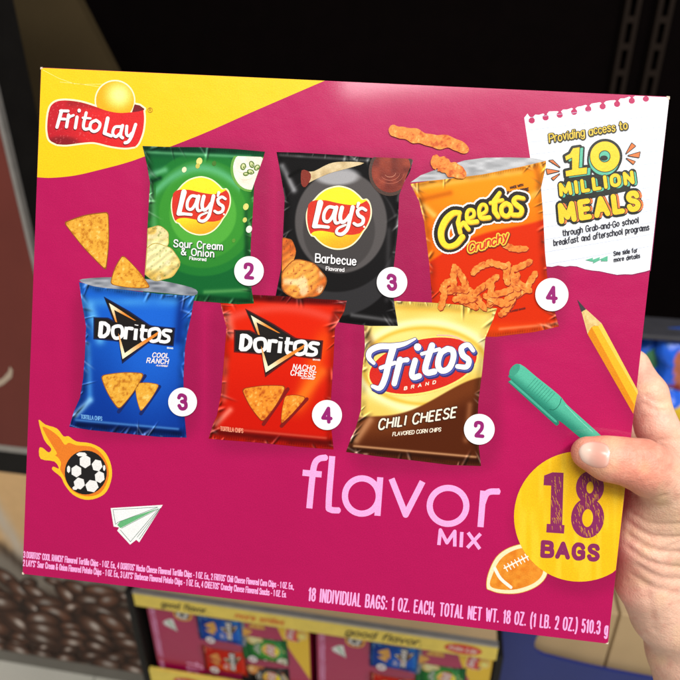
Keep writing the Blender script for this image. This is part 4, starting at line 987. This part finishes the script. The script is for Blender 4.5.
def surface_nets(lo, hi, h):
    n = [int(math.ceil((b - a) / h)) + 1 for a, b in zip(lo, hi)]
    X = [lo[i] + h * np.arange(n[i]) for i in range(3)]
    V = np.empty(n, np.float32)
    B = 8; V[:] = 1.0
    cen = [np.arange(0, k, B) for k in n]
    G_ = np.stack(np.meshgrid(*[lo[i] + h * (cen[i] + B / 2 - .5) for i in range(3)], indexing='ij'), -1)
    dc = hand_field(G_); R = B * h * .9 + .003
    for a, b, c in np.argwhere(dc < R):
        sl = tuple(slice(q * B, min(q * B + B, m)) for q, m in zip((a, b, c), n))
        if dc[a, b, c] < -R: V[sl] = -1.0; continue
        V[sl] = hand_field(np.stack(np.meshgrid(*[X[i][sl[i]] for i in range(3)], indexing='ij'), -1))
    s = V < 0
    idx = -np.ones([k - 1 for k in n], np.int64)
    acc = np.zeros([k - 1 for k in n] + [3], np.float32); cnt = np.zeros([k - 1 for k in n], np.float32)
    C = lambda A, o: A[o[0]:o[0] + n[0] - 1, o[1]:o[1] + n[1] - 1, o[2]:o[2] + n[2] - 1]
    for ax in range(3):
        for u in (0, 1):
            for v in (0, 1):
                o0 = [0, 0, 0]; o1 = [0, 0, 0]; oth = [k for k in range(3) if k != ax]
                o0[oth[0]] = o1[oth[0]] = u; o0[oth[1]] = o1[oth[1]] = v; o1[ax] = 1
                a, b = C(V, o0), C(V, o1); m = (a < 0) != (b < 0)
                t = np.where(m, a / np.where(m, a - b, 1), 0)
                for k in range(3):
                    acc[..., k] += np.where(m, o0[k] + (t if k == ax else 0), 0)
                cnt += m
    cell = cnt > 0; idx[cell] = np.arange(cell.sum())
    ijk = np.argwhere(cell); pos = (ijk + acc[cell] / cnt[cell][:, None]) * h + np.array(lo)
    faces = []
    for ax in range(3):
        o = [k for k in range(3) if k != ax]
        a = [slice(None)] * 3; b = [slice(None)] * 3; a[ax] = slice(0, -1); b[ax] = slice(1, None)
        e = s[tuple(a)] != s[tuple(b)]; fl = s[tuple(a)]
        q = np.argwhere(e); q = q[(q[:, o[0]] > 0) & (q[:, o[1]] > 0) & (q[:, o[0]] < n[o[0]] - 1) & (q[:, o[1]] < n[o[1]] - 1)]
        f = fl[tuple(q.T)]
        def sh(d0, d1):
            w = q.copy(); w[:, o[0]] -= d0; w[:, o[1]] -= d1; return idx[tuple(w.T)]
        Q = np.stack([sh(1, 1), sh(0, 1), sh(0, 0), sh(1, 0)], 1)
        fl2 = f if ax != 1 else ~f
        Q[~fl2] = Q[~fl2][:, ::-1]; faces.append(Q)
    return pos, np.concatenate(faces)

_all = [p for ch in (THUMB, INDEX, MIDDLE, RING, LITTLE, ARM) for p, r_ in ch]; _rad = .042
lo = np.min(_all, 0) - .02; hi = np.max(_all, 0) + _rad
pos, quads = surface_nets(lo, hi, 0.00115)
# clothes-free skin colour in broad patches
def skin_col(P):
    px = 340 + P[:, 0] / -P[:, 2] * F; py = 340 - P[:, 1] / -P[:, 2] * F
    c = np.tile(np.array([236., 190, 166]), (len(P), 1))
    def near(q, r_): return np.exp(-(np.linalg.norm(P - q, axis=1) / r_) ** 2)
    c = mix_a(c, (222, 128, 106), near(THUMB[0][0], .018) * .75); c = mix_a(c, (222, 120, 100), near(cs(645, 458, -.012), .014) * .75)
    c = mix_a(c, (222, 128, 106), near(cs(622, 480, -.010), .016) * .75)
    c = mix_a(c, (214, 140, 120), near(cs(650, 396, .065), .012) * .6); c = mix_a(c, (214, 140, 120), near(cs(655, 436, .055), .012) * .5)
    c = mix_a(c, (238, 196, 160), near(cs(660, 510, .0), .018) * .6); c = mix_a(c, (206, 140, 124), near(cs(618, 560, .03), .02) * .6)
    n = vn(px, py, 7) * .6 + vn(px, py, 2.5) * .4
    c = mix_a(c, (214, 128, 112), sstep(.45, .9, n) * .24); c = mix_a(c, (250, 222, 200), sstep(.62, .9, vn(px + 9, py + 40, 5)) * .12); return mix_a(c, (232, 206, 150), np.clip(vn(px + 70, py, 16) - .55, 0, 1) * .8)
SKIN = material('skin', attr=True, rough=0.48, spec=0.4, sss=0.08, noise=[(420, 0.05), (90, .05)], bump=[('v', 900, 0.00012), ('n', 220, 0.0004), ('n', 1400, 0.00012)])
HAND_ORIGIN = np.array(ARM[0][0]); HM = CAM @ Matrix.Translation(Vector(HAND_ORIGIN))
hand = mesh_obj('hand', pos - HAND_ORIGIN, quads, [SKIN], None, smooth=True, cols=lin(skin_col(pos)), mat_world=HM)
tag(hand, 'light skinned hand gripping the right edge of the magenta box, thumb on its front', 'hand')
sm = hand.modifiers.new('smooth', 'SMOOTH'); sm.factor = .5; sm.iterations = 2

# thumb nail: a curved plate lying on the skin
def nail():
    A = [(577.6, 450), (578.4, 456), (581.5, 461.5), (588, 466), (595.5, 468.5), (603, 469), (608, 467), (610.5, 461), (611, 453), (609.5, 446.5), (605.5, 442.8), (598, 440.8), (589, 440.8), (581.5, 444)]
    rim = cat(A, True, 3); c0 = (594.5, 455); V = []; Fs = []; K = 7; cols = []
    nrm = -np.array([(c0[0] - 340) / F, -(c0[1] - 340) / F, -1.0]); nrm /= np.linalg.norm(nrm)
    for j in range(K + 1):
        t = j / K
        for x, y in rim:
            X, Y = c0[0] + (x - c0[0]) * t, c0[1] + (y - c0[1]) * t
            s = surf(X, Y)
            V.append(s)
    V = np.array(V); n = len(rim)
    # even out the plate then lift its middle a little
    for j in range(K + 1):
        lift = .0005 * (1 - (j / K) ** 6) - (.0003 if j == K else 0)
        V[j * n:(j + 1) * n] += nrm * lift
    for j in range(K):
        for i in range(n):
            a, b = j * n + i, j * n + (i + 1) % n
            Fs.append((a, b, b + n, a + n))
    px = 340 + V[:, 0] / -V[:, 2] * F
    cols = mix((240, 214, 198), (224, 166, 150), sstep(580, 600, px)); cols = mix_a(cols, (232, 190, 176), sstep(604, 609, px)); cols[-n:] = (196, 120, 104)
    return V, Fs, cols
NAILM = material('nail', attr=True, rough=0.25, spec=0.5, coat=.3)
V_, F_n, c_n = nail()
mesh_obj('thumb_nail', V_ - HAND_ORIGIN, F_n, [NAILM], hand, smooth=True, cols=lin(c_n))
# ------------------------------------------------------------------ the aisle behind: one common yaw for the shelf fronts
E_ = Vector((0.9851, -0.1722, 0)); N_ = Vector((-0.1722, -0.9851, 0)); UP = Vector((0, 0, 1))
def frame_at(p):
    """x along the shelf, y into the shelf (away from the viewer), z up"""
    m = Matrix((E_, -N_, UP)).transposed().to_4x4(); return Matrix.Translation(p) @ m
def plane_hit(px, py, org):
    """where the view ray of a pixel meets the shelf plane through org -> (along, height) in that plane"""
    o = CAM.translation; d = W(px, py, 1.0) - o
    t = (org - o).dot(N_) / d.dot(N_); q = o + d * t - org
    return q.dot(E_), q.z
def floor_hit(px, py):
    o = CAM.translation; d = W(px, py, 1.0) - o; return o + d * (-o.z / d.z)

STEEL_B = material('black_painted_steel', base=(26, 24, 23), rough=0.6, spec=.2, noise=[(30, .2)])
BLACKP = material('black_back_panel', base=(8, 4, 4), rough=0.9, spec=.05, noise=[(20, .2)])
OLIVE = material('dark_olive_laminate', base=(76, 64, 44), rough=0.8, spec=.04, noise=[(140, .06), (6, .08)])
BROWN = material('red_brown_panel', base=(112, 52, 44), rough=0.55, spec=.3, noise=[(8, .08), (300, .05)])
TRIM = material('aluminium_trim', base=(176, 172, 168), rough=0.4, metal=.6, noise=[(50, .1)])
GREY = material('grey_shelf_paint', base=(62, 62, 68), rough=0.5, noise=[(60, .08)])
CARDB = material('brown_cardboard', base=(196, 168, 128), rough=0.85, spec=.2, noise=[(14, .06), (400, .05)], bump=[('n', 300, .0002)])
BLUEC = material('blue_printed_card', base=(22, 42, 122), rough=0.5, noise=[(10, .1)])
YELC = material('yellow_tray_card', base=(240, 214, 96), rough=0.6, noise=[(60, .08)])
POSTER = material('poster_print', attr=True, rough=0.55, spec=.3, noise=[(40, .05)])
WRAP = material('glossy_snack_wrap', attr=True, rough=0.28, spec=.5, noise=[(90, .15)], bump=[('n', 45, .006)])

# floor: pale tiles
fm = material('floor_tile', base=(236, 234, 222), rough=0.35, noise=[(5, .06), (180, .05)])
nt = fm.node_tree; br = nt.nodes.new('ShaderNodeTexBrick'); br.offset = 0; br.inputs['Scale'].default_value = 1
br.inputs['Brick Width'].default_value = .305; br.inputs['Row Height'].default_value = .305; br.inputs['Mortar Size'].default_value = .002
br.inputs['Color1'].default_value = (*lin((236, 234, 222)), 1); br.inputs['Color2'].default_value = (*lin((228, 226, 214)), 1); br.inputs['Mortar'].default_value = (*lin((150, 148, 140)), 1)
tc = [q for q in nt.nodes if q.type == 'TEX_COORD'][0]; nt.links.new(tc.outputs['Object'], br.inputs['Vector'])
vm = [q for q in nt.nodes if q.type == 'VECT_MATH'][0]; nt.links.new(br.outputs['Color'], vm.inputs[0])
fl = mesh_obj('floor', [(-5, -5, 0), (6, -5, 0), (6, 6, 0), (-5, 6, 0)], [(0, 1, 2, 3)], [fm]); tag(fl, kind='structure')

# ---- dark gondola shelf: back panel, added light-blocking roof, uprights
org = W(340, 100, 1.75); fr = frame_at(org)
g = empty('gondola_back', fr); tag(g, 'black back wall of the store shelving above the magenta box', 'shelving')
boxes('back_panel', [(-1.6, 0, -2.2, 2.2, .02, .9)], [BLACKP], g)
boxes('light_blocker_roof', [(-1.6, -.75, .88, 2.2, 0, .92)], [BLACKP], g)  # unseen slab added overhead to keep the shelf bay dark
def upright(px0, nm='slotted_upright'):
    x0, z0 = plane_hit(px0, 0, org)
    w = .034; m = material('dull_grey_steel', base=(36, 28, 23), rough=.8, spec=.1); up = empty(nm, fr)
    tag(up, 'twin slotted steel strip standing in the dark shelving, upper right', 'shelf upright')
    for s in (-1, 1):
        sx = x0 + s * .036
        sp = [(sx - w / 2, -.03, -1.2, sx - w / 2 + .010, -.024, .86), (sx + w / 2 - .010, -.03, -1.2, sx + w / 2, -.024, .86)]
        z = -1.2
        while z < .86: sp.append((sx - w / 2 + .010, -.03, z, sx + w / 2 - .010, -.024, z + .014)); z += .058
        sp += [(sx - w / 2, -.024, -1.2, sx - w / 2 + .003, -.0005, .86), (sx + w / 2 - .003, -.024, -1.2, sx + w / 2, -.0005, .86)]
        boxes('slotted_strip', sp, [m], up)
upright(648)

# ---- olive side panel of the shelving (slanted front edge) with its thin light trim
def slab(name, poly, th, mats, parent, trim=None):
    """poly in the shelf plane (x, z), thickness away from the viewer"""
    n = len(poly); V = [(x, 0, z) for x, z in poly] + [(x, th, z) for x, z in poly]
    if area2(poly) < 0: order = list(range(n))[::-1]
    else: order = list(range(n))
    Fs = [tuple(order), tuple(i + n for i in reversed(order))] + [(order[i], order[i - 1], order[i - 1] + n, order[i] + n) for i in range(n)]
    return mesh_obj(name, V, Fs, mats, parent)
o2 = W(60, 60, 1.45); fr = frame_at(o2)
def at2(*p): return [plane_hit(x, y, o2) for x, y in p]
sp_ = empty('side_panel', fr); tag(sp_, 'dark olive side panel of the shelving behind the top left of the box', 'panel')
slab('panel', at2((-40, -90), (34, -90), (77, 0), (113, 70), (146, 140), (160, 330), (60, 345), (36, 245), (13, 145), (-12, 50)), .03, [OLIVE], sp_)
L_ = at2((-12, 50), (13, 145), (36, 245), (60, 345)); 
slab('edge_trim', [(L_[0][0] - .0045, L_[0][1]), (L_[3][0] - .0045, L_[3][1]), (L_[3][0] - .0005, L_[3][1]), (L_[0][0] - .0005, L_[0][1])], .034, [TRIM], sp_)

# ---- coffee display cabinet on the left: brown upper panel, dark rail, poster of beans
q0 = floor_hit(50, 669); fr = frame_at(q0)
cab = empty('coffee_cabinet', fr); tag(cab, 'cabinet with a red brown panel above a coffee bean poster, left of the box', 'cabinet')
def atc(*p): return [plane_hit(x, y, q0) for x, y in p]
(xr, zr), = atc((33, 270)); (xa, za), = atc((10, 446)); (xb, zb), = atc((10, 472)); (xm, zm), = atc((0, 169))
xl = xr - 1.0; XR = xr + .02; (xk, zk), = atc((150, 640))
slab('upper_panel', [(xl, za), (xr, za), (xr, zm + .5), (xl, zm + .5)], .012, [BROWN], cab)
slab('side_body', [(xl, za), (xr - .001, za), (xr - .001, zm + .5), (xl, zm + .5)], .09, [STEEL_B], cab).location = (0, .0125, 0)
slab('edge_trim', [(xr + .0005, za), (xr + .0075, za), (xr + .0075, zm + .5), (xr + .0005, zm + .5)], .012, [TRIM], cab)
slab('rail', [(xl, zb), (xk, zb), (xk, za - .016), (xl, za - .016)], .4, [STEEL_B], cab)
slab('rail_trim', [(xl, za - .0155), (xr + .006, za - .0155), (xr + .006, za - .0005), (xl, za - .0005)], .41, [TRIM], cab)
slab('plinth', [(xl, 0.0), (xk, 0.0), (xk, .05), (xl, .05)], .4, [material('grey_plinth', base=(128, 124, 116), rough=.6, noise=[(20, .08)])], cab)
slab('poster_board', [(xl, .051), (xk, .051), (xk, zb - .001), (xl, zb - .001)], .4, [material('poster_board', base=(70, 62, 56), rough=.7)], cab)
a_mark = atc((0, 437), (9, 424), (12, 428), (1, 441))
# hook shaped pale mark on the brown panel
vs = [(x, -.001, z) for x, z in atc((-6, 380 + 2), (3, 378), (9, 371), (10, 366), (13, 370), (12, 377), (4, 384), (-6, 389))]
mesh_obj('pale_mark', vs, [tuple(reversed(range(len(vs))))], [material('pale_ink', base=(190, 170, 150), rough=.6)], cab)
def bean_poster():
    V, Fs, C_ = [], [], []
    def add(vs, fs, cs, y):
        b = len(V); V.extend([(x, y, z) for x, z in vs]); Fs.extend([tuple(i + b for i in f) for f in fs]); C_.extend(cs)
    x0, x1, z0, z1 = xl, xk - .001, .052, zb - .002
    # tan ground above, pale cup edge, dark ground below
    nx, nz = 70, 60; vs, cs = [], []
    for j in range(nz + 1):
        for i in range(nx + 1):
            x = x0 + (x1 - x0) * i / nx; z = z0 + (z1 - z0) * j / nz; vs.append((x, z))
    A = np.array(vs); hx, hz = A[:, 0], A[:, 1]
    top = sstep(.50, .62, (hz - z0) / (z1 - z0) + .12 * np.sin(hx * 9))
    c = mix((84, 66, 56), (240, 196, 140), top); c = mix_a(c, (150, 140, 128), sstep(.34, .46, (hz - z0) / (z1 - z0)) * (1 - sstep(.56, .64, (hz - z0) / (z1 - z0))))
    (cx_, cz_), (dx_, dz_) = atc((-10, 500), (28, 562)); c = mix_a(c, (222, 208, 190), glow(hx, hz, cx_, cz_, dx_, dz_, .018))
    (cx_, cz_), (dx_, dz_) = atc((0, 545), (30, 572)); c = mix_a(c, (80, 62, 50), glow(hx, hz, cx_, cz_, dx_, dz_, .014))
    fs = [(j * (nx + 1) + i, j * (nx + 1) + i + 1, (j + 1) * (nx + 1) + i + 1, (j + 1) * (nx + 1) + i) for j in range(nz) for i in range(nx)]
    add(vs, fs, list(c), -.001)
    r = np.random.RandomState(11); k = 0
    H = z1 - z0; beans = []
    for row in range(9):
        t = row / 8; z = z0 + H * .45 * (1 - t) + .002; s = .034 + .02 * (1 - abs(t - .6))
        x = x1 - .55
        while x < x1 - .02:
            beans.append((x + r.randn() * .006, z + r.randn() * .007, s * (.6 + .6 * r.rand()), -.7 + r.rand() * 1.9)); x += s * 1.35
    for bx, bz, s, ro in beans:
        y = -.002 - .00004 * k; k += 1; n = 16; el = .48 + .2 * r.rand(); c0, s0 = math.cos(-ro), math.sin(-ro)
        dark = np.array((46., 29, 22)) * (.8 + .5 * r.rand()); midc = np.array((98., 60, 42)) * (.8 + .45 * r.rand()); hi = np.array((240., 226, 216)) * (.7 + .3 * r.rand())
        vs, cs = [], []
        for rr_, col in ((1.0, dark * 1.1), (.86, dark * 1.2), (.6, midc), (.32, midc * .7 + hi * .3), (.14, hi)):
            off = (1 - rr_) * .34
            for q in range(n):
                a_ = 2 * math.pi * q / n; u, v = math.cos(a_) * s * rr_ - off * s * .3, math.sin(a_) * s * el * rr_ + off * s * .6
                px_, pz_ = bx + u * c0 - v * s0, bz + u * s0 + v * c0
                px_ = min(max(px_, x0), x1); pz_ = min(max(pz_, z0), z1); vs.append((px_, pz_)); cs.append(col)
        fs = [(j * n + q, j * n + (q + 1) % n, (j + 1) * n + (q + 1) % n, (j + 1) * n + q) for j in range(4) for q in range(n)] + [tuple(4 * n + q for q in range(n))]
        add(vs, fs, cs, y)
        if r.rand() < .45:
            L = []; R_ = []
            for q in range(7):
                t = q / 6 * 2 - 1; u = t * s * .8; v = -.12 * s + .1 * s * math.sin(t * 3); w = s * .045 * (1.1 - t * t)
                for lst, sg in ((L, 1), (R_, -1)): lst.append((min(bx + u * c0 - (v + sg * w) * s0, x1), max(bz + u * s0 + (v + sg * w) * c0, z0)))
            vs = L + R_; add(vs, [(q, q + 7, q + 8, q + 1) for q in range(6)], [np.array((34., 20, 16))] * 14, y - .00002)
    me = mesh_obj('bean_poster', V, Fs, [POSTER], cab, cols=lin(np.clip(np.array(C_), 0, 255)) * .9)
bean_poster()

# ---- display rack below: boards, yellow rails, black side post, copies of the snack box lying on their side
P0 = W(320, 625, 1.03); fr = frame_at(P0)
def atr(*p): return [plane_hit(x, y, P0) for x, y in p]
rack = empty('display_rack', fr); tag(rack, 'black sided rack with yellow printed rails holding magenta boxes below', 'display rack')
(x0, zt), (x1, _z1) = atr((146, 601), (499, 640)); (xs_, z_s), = atr((313, 640))
top_z = (atr((320, 627))[0][1]); bw = BOX_H; x_mid = xs_
x_left = x_mid - .006 - bw; x_right = x_mid + .006 + bw
box_top = top_z + .014; box_bot = box_top - BOX_W
rail_h = .030
rails = []
x_e = atr((498, 640))[0][0]
slab('rail', [(x_left - .012, top_z), (x_e, top_z), (x_e, top_z + rail_h), (x_left - .012, top_z + rail_h)], .006, [YELC], rack).location = (0, -.012, 0)
z_r2 = atr((230, 676))[0][1]
slab('tray_front', [(x_left - .012, box_bot - .012), (x_e, box_bot - .012), (x_e, z_r2), (x_left - .012, z_r2)], .006, [YELC], rack).location = (0, -.012, 0)
boxes('shelf_board', [(x_left - .012, -.005, top_z + .0150, x_e, .34, top_z + .020)], [CARDB], rack)
boxes('shelf_board', [(x_left - .012, -.005, box_bot - .012, x_e, .34, box_bot - .001)], [CARDB], rack)
boxes('back_panel', [(x_left - .012, .345, box_bot - .55, x_e, .355, top_z + .02)], [BLACKP], rack)
boxes('side_post', [(x_left - .026, -.015, -fr.translation.z + .002, x_left - .0125, .36, top_z + rail_h + .004)], [STEEL_B], rack, bev=.004)
boxes('side_post', [(x_e + .0005, -.005, -fr.translation.z + .002, x_e + .012, .36, top_z + .0)], [STEEL_B], rack, bev=.002)
boxes('rail_edge', [(x_left - .012, -.0135, top_z + rail_h + .0005, x_e, -.004, top_z + rail_h + .004)], [TRIM], rack)
# writing on the rail: strokes laid out on its face
def rail_text(s, xa_, z_, h, w, col, slant=.25, gap=.2, name='rail_lettering', yy=-.0125, stretch=1.0):
    x = 0; polys = []
    for ch in s:
        for p in glyph(ch)[1]:
            pts = [(xa_ + (x + a + slant * b) * h * stretch, z_ + b * h) for a, b in p]
            for i in range(len(pts) - 1):
                (ax, ay), (bx, by) = pts[i], pts[i + 1]; d = math.hypot(bx - ax, by - ay) or 1; nx, ny = -(by - ay) / d * w / 2, (bx - ax) / d * w / 2
                polys.append([(ax + nx, ay + ny), (ax - nx, ay - ny), (bx - nx, by - ny), (bx + nx, by + ny)])
            for q in pts: polys.append(ell(q[0], q[1], w / 2, n=6))
        x += G[ch][0] + gap
    vs, fs = cdt([[(u * 1000, q * 1000) for u, q in p_] for p_ in polys]); vs = [(u / 1000, q / 1000) for u, q in vs]
    o = mesh_obj(name, [(a, yy, b) for a, b in vs], fs, [col], rack)
BLKI = material('dark_ink', base=(70, 60, 30), rough=.6); ORI = material('orange_ink', base=(226, 130, 50), rough=.6); REDI = material('red_ink', base=(214, 60, 50), rough=.6); WHI = material('white_ink', base=(240, 230, 220), rough=.6)
rail_text('good flavor.', x_mid + .055, top_z + .008, .014, .0026, BLKI, stretch=1.25)
rail_text('more smiles', x_left + .16, top_z + .008, .012, .0024, ORI, stretch=1.0)
rail_text('good flavor.', x_left + .035, top_z + .008, .013, .0022, BLKI, stretch=.9)
def badge_rail(cx, cz):
    vs = [(cx + math.cos(k * .3142) * .028, -.0128, cz + math.sin(k * .3142) * .0105) for k in range(20)]
    mesh_obj('rail_badge', vs, [tuple(range(20))], [REDI], rack)
    rail_text('Frito Lay', cx - .021, cz - .0035, .008, .0014, WHI, name='badge_lettering', yy=-.0131)
badge_rail(x_mid + .235, top_z + .0145); badge_rail(x_left + .06, z_r2 - .018); badge_rail(x_mid + .08, z_r2 - .018)

def copy_tree(o, parent=None):
    c = o.copy(); COL.objects.link(c); c.parent = parent
    for ch in list(o.children): copy_tree(ch, c)
    return c
hero['group'] = 'magenta snack variety boxes'
for i, (xc, lab) in enumerate(((x_left + bw / 2, 'magenta snack box lying on its side in the rack, left of its twin'), (x_right - bw / 2, 'magenta snack box lying on its side in the rack, right of its twin'))):
    b = copy_tree(hero); b['label'] = lab; b['group'] = 'magenta snack variety boxes'
    m = fr @ Matrix.Translation((xc, 0, (box_top + box_bot) / 2)) @ Matrix.Rotation(math.pi / 2, 4, 'X') @ Matrix.Rotation(-math.pi / 2, 4, 'Z')
    b.matrix_world = m

# ---- blue display bin with a cut-out showing brown cartons
B0 = W(560, 640, 1.02); fb_ = frame_at(B0)
def atb(*p): return [plane_hit(x, y, B0) for x, y in p]
bin_ = empty('display_bin', fb_); tag(bin_, 'blue card display bin with a curved cut-out, under the box corner beside the wrist', 'display bin')
outer = atb((512, 540), (760, 560), (740, 860), (478, 800)); 
cut = atb(*cat([(548, 618), (541, 630), (535, 642), (536, 651), (545, 656)], 0, 3), *cat([(545, 656), (590, 667), (640, 677), (700, 688)], 0, 3), (700, 600))
zt_ = atb((560, 600))[0][1]
# front wall as an outline that dips round the opening (no hole needed: the cut-out is open at the top)
wall = [atb((506, 600))[0], *atb((548, 618)), *cut[1:-1], atb((700, 608))[0], atb((760, 610))[0], atb((740, 860))[0], atb((480, 810))[0]]
ws, wf = cdt([wall]); n = len(ws); pv = [(x, 0, z) for x, z in ws] + [(x, .006, z) for x, z in ws]
m_ = len(wall)
wv = [(x, 0, z) for x, z in wall] + [(x, .006, z) for x, z in wall]
V_b = pv + wv; F_b = [tuple(f) for f in wf] + [tuple(i + n for i in reversed(f)) for f in wf] + [(2 * n + i, 2 * n + (i + 1) % m_, 2 * n + m_ + (i + 1) % m_, 2 * n + m_ + i) for i in range(m_)]
mesh_obj('front_wall', V_b, F_b, [BLUEC], bin_)
lx = atb((506, 600))[0]; lx2 = atb((480, 810))[0]; rx_b = atb((760, 610))[0]
bt = lx2[1]
boxes('side_wall', [(min(lx[0], lx2[0]) , .008, bt, min(lx[0], lx2[0]) + .006, .30, lx[1])], [BLUEC], bin_)
sx, _ = atb((622, 620))[0]
for i, (xa_, xb_, lab) in enumerate(((min(lx[0], lx2[0]) + .012, sx - .0015, 'plain brown carton in the blue bin, left of the dark seam'), (sx + .0015, rx_b[0] - .02, 'plain brown carton in the blue bin, behind the wrist'))):
    c_ = empty('brown_carton', fb_ @ Matrix.Translation(((xa_ + xb_) / 2, .012, bt + .01))); tag(c_, lab, 'carton', 'brown cartons in the blue bin')
    hwid = (xb_ - xa_) / 2; top = lx[1] - .01 - bt - .01
    boxes('carton_body', [(-hwid, 0, 0, hwid, .27, top)], [CARDB], c_, bev=.002)
    boxes('packing_tape', [(-.02, .002, top + .0004, .02, .268, top + .001)], [material('clear_tape', base=(206, 184, 146), rough=.25)], c_)

# ---- shelf at the right: grey lip and a row of blue snack bags
R0 = W(660, 340, 1.12); fR = frame_at(R0)
def atR(*p): return [plane_hit(x, y, R0) for x, y in p]
shf = empty('shelf', fR); tag(shf, 'grey steel shelf edge behind the right side of the box, above the blue bags', 'shelf')
z_up = atR((660, 318))[0][1]; z_lo = atR((660, 343))[0][1]
xa_ = atR((600, 330))[0][0]
z_up = atR((660, 336))[0][1]
boxes('front_lip', [(xa_, 0, z_lo + .004, xa_ + .9, .02, z_up)], [GREY], shf, bev=.003)
boxes('shelf_board', [(xa_, .0205, z_lo + .010, xa_ + .9, .07, z_lo + .016)], [GREY], shf)
low = empty('shelf', fR); tag(low, 'lower grey shelf carrying the blue and yellow snack bags', 'shelf')
z_f = atR((680, 470))[0][1] - .01
boxes('shelf_board', [(xa_, -.06, z_f - .02, xa_ + .9, .42, z_f)], [GREY], low)
boxes('front_lip', [(xa_, -.075, z_f - .045, xa_ + .9, -.061, z_f + .006)], [GREY], low, bev=.002)
def pillow_bag(lab, x, y, z, w, h, rot, main, acc, seed, grp):
    """a filled bag: swollen middle, flat crimped ends, creased film"""
    nu, nv = 18, 22; V, Fs, C_ = [], [], []
    for side in (1, -1):
        for j in range(nv + 1):
            for i in range(nu + 1):
                u = i / nu * 2 - 1; v = j / nv * 2 - 1
                f = max(0, (1 - u ** 4)) ** .5 * max(0, 1 - (abs(v) / .9) ** 3) if abs(v) < .9 else 0
                th = .026 * f + .004 * (vn(u * 40 + seed, v * 40, 12) - .5) * (1 if f else .3)
                pin = 1 - .06 * (1 - abs(v)) ** .5
                V.append((u * w / 2 * pin + .003 * math.sin(v * 9 + seed), -side * max(th, .0004), v * h / 2))
                q = vn(u * 50 + seed * 20, v * 50, 18)
                r2 = math.hypot(u * .9, v - .05)
                c = np.array(acc[0]) if r2 < .42 else np.array(main)
                if v < -.35 and q > .35: c = np.array(acc[1])
                if abs(v) > .9: c = np.array(main) * .7
                if q > .72 and r2 > .42: c = np.array(acc[2])
                C_.append(c)
        b = 0 if side == 1 else (nu + 1) * (nv + 1)
        for j in range(nv):
            for i in range(nu):
                a_ = b + j * (nu + 1) + i; q = (a_, a_ + 1, a_ + nu + 2, a_ + nu + 1); Fs.append(q if side == 1 else q[::-1])
    m = fR @ Matrix.Translation((x, y, z)) @ Matrix.Rotation(rot, 4, 'Y') @ Matrix.Rotation(-.12, 4, 'X')
    o = mesh_obj('snack_bag', V, Fs, [WRAP], None, smooth=True, cols=lin(np.clip(np.array(C_, float), 0, 255)), mat_world=m)
    tag(o, lab, 'snack bag', grp)
BL = (34, 104, 236)
for px_, py_, w, h, rot, main, acc, y_, lab in (
    (652, 372, .060, .13, .25, BL, ((70, 130, 90), (20, 50, 150), (40, 110, 220)), .05, 'shiny blue snack bag with a green patch, just right of the box edge'),
    (682, 372, .075, .15, -.2, BL, ((190, 110, 80), (150, 50, 30), (60, 120, 220)), .02, 'shiny blue snack bag with a brown chip picture at the right border'),
    (674, 408, .10, .09, .1, BL, ((240, 200, 50), (230, 236, 240), (240, 240, 240)), -.01, 'blue and yellow snack bag lying below the brown patterned one'),
    (678, 452, .11, .09, -.1, (240, 206, 40), ((236, 236, 226), (236, 190, 30), (40, 90, 200)), -.035, 'bright yellow snack bag at the bottom of the heap beside the hand'),
    (640, 420, .08, .14, -.1, BL, ((230, 210, 60), (220, 230, 240), (40, 110, 220)), .04, 'blue snack bag mostly hidden behind the fingers')):
    (x_, z_), = atR((px_, py_)); pillow_bag(lab, x_, y_, z_, w, h, rot, main, acc, px_ * .37, 'blue and yellow snack bags on the shelf')
